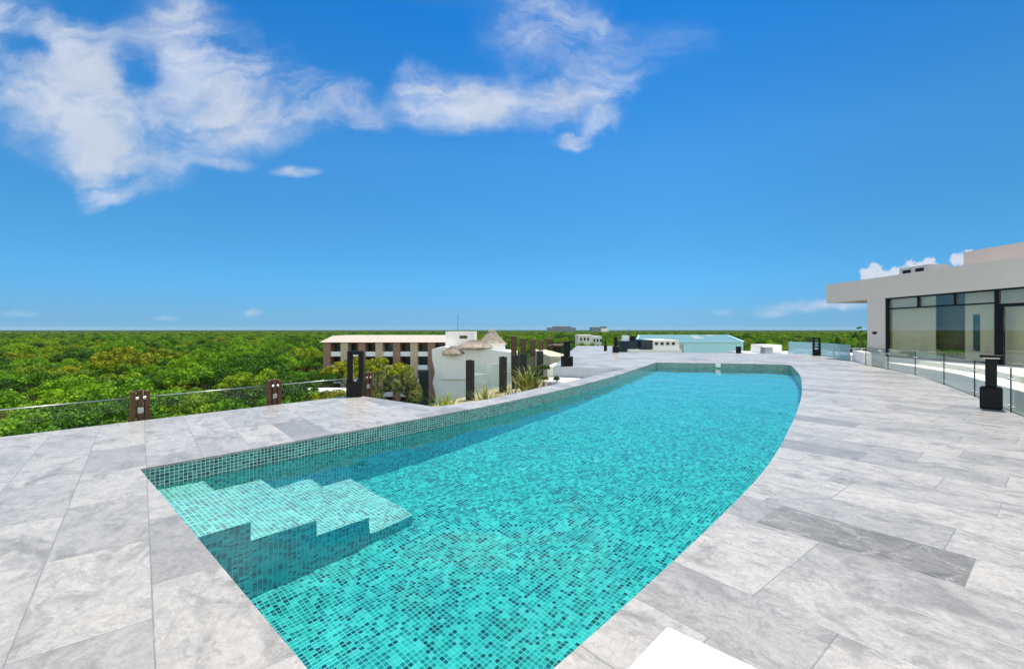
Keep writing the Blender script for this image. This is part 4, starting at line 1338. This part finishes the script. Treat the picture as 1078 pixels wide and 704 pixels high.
palapa(-6.2, YV + 2.0, -1.3, 3.0, 1.25, '', 0.5, 3)
palapa(-3.4, YV + 3.5, -0.75, 2.3, 2.6, '', 0.0, 4)
# dark screen wall beside the villa
tag(bbox(MB(), -14.9, -13.35, 73.0, 73.4, -14, -5.0).build('screen_wall', M['dark']), 'dark screen wall joined to the wavy end of the white villa', 'screen wall')

# low white pool house among the trees
H = tag(empty('garden_house'), 'low white rendered house half hidden by trees behind the deck rail', 'house')
hw = MB(); bbox(hw, -35.0, -25.5, 68, 72, -14, -8.0); hw.build('wall', M['white'], H)
bbox(MB(), -35.3, -25.2, 67.7, 72.3, -7.99, -7.6).build('roof', M['white'], H)
for x in (-33.2, -30.2, -27.4): bbox(MB(), x - 0.6, x + 0.6, 67.93, 67.99, -11, -8.8).build('window', M['dark'], H)

# white rooftop building and pale blue roof
Wb = tag(empty('white_rooftop_building'), 'white flat roofed building with dark glazing and roof equipment beyond the far deck', 'building')
Y0 = 58.0
bbox(MB(), 14.9, 21.6, Y0, Y0 + 10, -14, -0.95).build('lower_wall', M['white'], Wb)
bbox(MB(), 18.0, 21.4, Y0 + 0.4, Y0 + 8, -0.949, 0.25).build('upper_wall', M['white'], Wb)
gz = bbox(MB(), 16.5, 17.99, Y0 + 0.3, Y0 + 6, -0.949, 0.3).build('glass_room', M['solar'], Wb)
for k in range(4): bbox(MB(), 18.3 + k * 0.72, 18.7 + k * 0.72, Y0 + 0.36, Y0 + 0.395, -0.35, 0.0).build('window', M['dark'], Wb)
bbox(MB(), 14.2, 16.2, Y0 + 1.0, Y0 + 4, -1.4, 0.15).build('plant_room', M['solar'], Wb)
MB().tube([(14.9, Y0 + 2, 0.15), (14.9, Y0 + 2, 0.85)], 0.5, 14).build('water_tank', M['whitepaint'], Wb)
MB().tube([(15.9, Y0 + 2, 0.15), (15.9, Y0 + 2, 0.75)], 0.35, 14).build('water_tank', M['black'], Wb)
bbox(MB(), 21.6, 21.9, Y0 + 0.2, Y0 + 0.8, -1.5, -0.2).build('flue', M['grey'], Wb)
ZR = -1.45
Qb = [(30.0, 110), (55.8, 110), (117, 248), (69.0, 248)]
Lb = tag(empty('blue_roofed_hall'), 'large hall with a pale blue flat roof and pale blue walls beyond the pool', 'building')
MB().prism(Qb, -14, ZR - 0.02).build('wall', M['bluewall'], Lb)
MB().prism(Qb, ZR - 0.019, ZR).build('roof', M['blueroof'], Lb)
rm = MB()
for i in range(4):
    a, b = Vector(Qb[i]), Vector(Qb[(i + 1) % 4])
    t_ = (b - a).normalized()
    rm.box(((a.x + b.x) / 2, (a.y + b.y) / 2, ZR + 0.004), ((b - a).length - 0.6, 0.5, 0.28), math.atan2(t_.y, t_.x))
rm.build('roof_rim', M['bluewall'], Lb)
for x, y in ((75, 190), (60, 150), (92, 215)): bbox(MB(), x, x + 3, y, y + 3, ZR + 0.01, ZR + 0.5).build('roof_hatch', M['white'], Lb)
# white terrace to the right of it
Tw = tag(empty('white_terrace_block'), 'low white terrace block with railings and roof boxes right of the pale blue roof', 'building')
bbox(MB(), 31.5, 46, 56, 66, -14, -1.5).build('wall', M['white'], Tw)
bbox(MB(), 33, 35.5, 60, 63, -1.49, -0.4).build('stair_box', M['white'], Tw)
bbox(MB(), 31.6, 32.6, 57, 58, -1.49, -0.6).build('roof_box', M['grey'], Tw)
rl = MB()
for k in range(12): rl.box((35 + k * 0.9, 56.2, -1.49), (0.06, 0.06, 0.75))
rl.box((39.9, 56.2, -0.74), (10.0, 0.08, 0.07))
rl.build('railing', M['whitepaint'], Tw)
bbox(MB(), 37.5, 41, 59, 61, -1.49, -1.0).build('lounge_deck', M['whitepaint'], Tw)
# more distant blocks
for (x0, x1, y, z, lab) in ((28.5, 34.6, 196, -0.85, 'cream flat roofed block standing out of the forest beyond the timber screen'),
                            (35.6, 40.2, 204, -1.6, 'smaller cream block with a sloping outline right of its larger neighbour')):
    e = tag(empty('cream_block'), lab, 'building')
    bbox(MB(), x0, x1, y, y + 10, -14, z).build('wall', M['ivory'], e)
    bbox(MB(), x0 - 0.1, x1 + 0.1, y - 0.1, y + 10.1, z + 0.002, z + 0.25).build('roof', M['white'], e)
    for k in range(3): bbox(MB(), x0 + 0.8 + k * 1.5, x0 + 1.6 + k * 1.5, y - 0.06, y - 0.01, z - 2.2, z - 0.9).build('window', M['dark'], e)
e = tag(empty('distant_hotel'), 'wide dark stepped hotel with a small roof peak on the horizon', 'hotel')
bbox(MB(), 118, 210, 1500, 1540, -14, 8.5).build('wall', M['haze_grey'], e)
bbox(MB(), 135, 195, 1500.5, 1535, 8.51, 12.5).build('upper_storey', M['haze_grey'], e)
MB().tube([(152, 1515, 12.5), (152, 1515, 18)], [9, 1], 4).build('roof_peak', M['haze_grey'], e)
e = tag(empty('distant_hotel'), 'paler grey hotel on the horizon above the white far deck', 'hotel')
bbox(MB(), 262, 292, 1500, 1540, -14, 10.0).build('wall', M['haze_grey'], e)
bbox(MB(), 293, 318, 1500, 1540, -14, 6.0).build('wing', M['white'], e)
bbox(MB(), 296, 312, 1502, 1530, 6.01, 12.5).build('tower', M['haze_grey'], e)
ms = tag(empty('radio_mast', (-95, 800, -14)), 'thin radio mast rising over the horizon behind the white villa', 'radio mast')
MB().tube([(0, 0, 0), (0, 0, 42)], [0.55, 0.3], 6).build('mast', M['haze_grey'], ms)
for z in (36, 39): MB().box((0, 0, z), (1.2, 1.2, 0.8)).build('antenna', M['haze_grey'], ms)


# ------------------------------------------------------------------ sea air
hm, ht, hout = newmat("haze_air")
pvn = ht.n('ShaderNodeVolumePrincipled')
pvn.inputs['Color'].default_value = (0.72, 0.87, 1.0, 1)
pvn.inputs['Density'].default_value = 2.6e-5
ht.l(pvn.outputs[0], hout.inputs['Volume'])
tag(MB().box((0, 0, -15.2), (24000, 24000, 60)).build('haze', hm), kind='stuff')
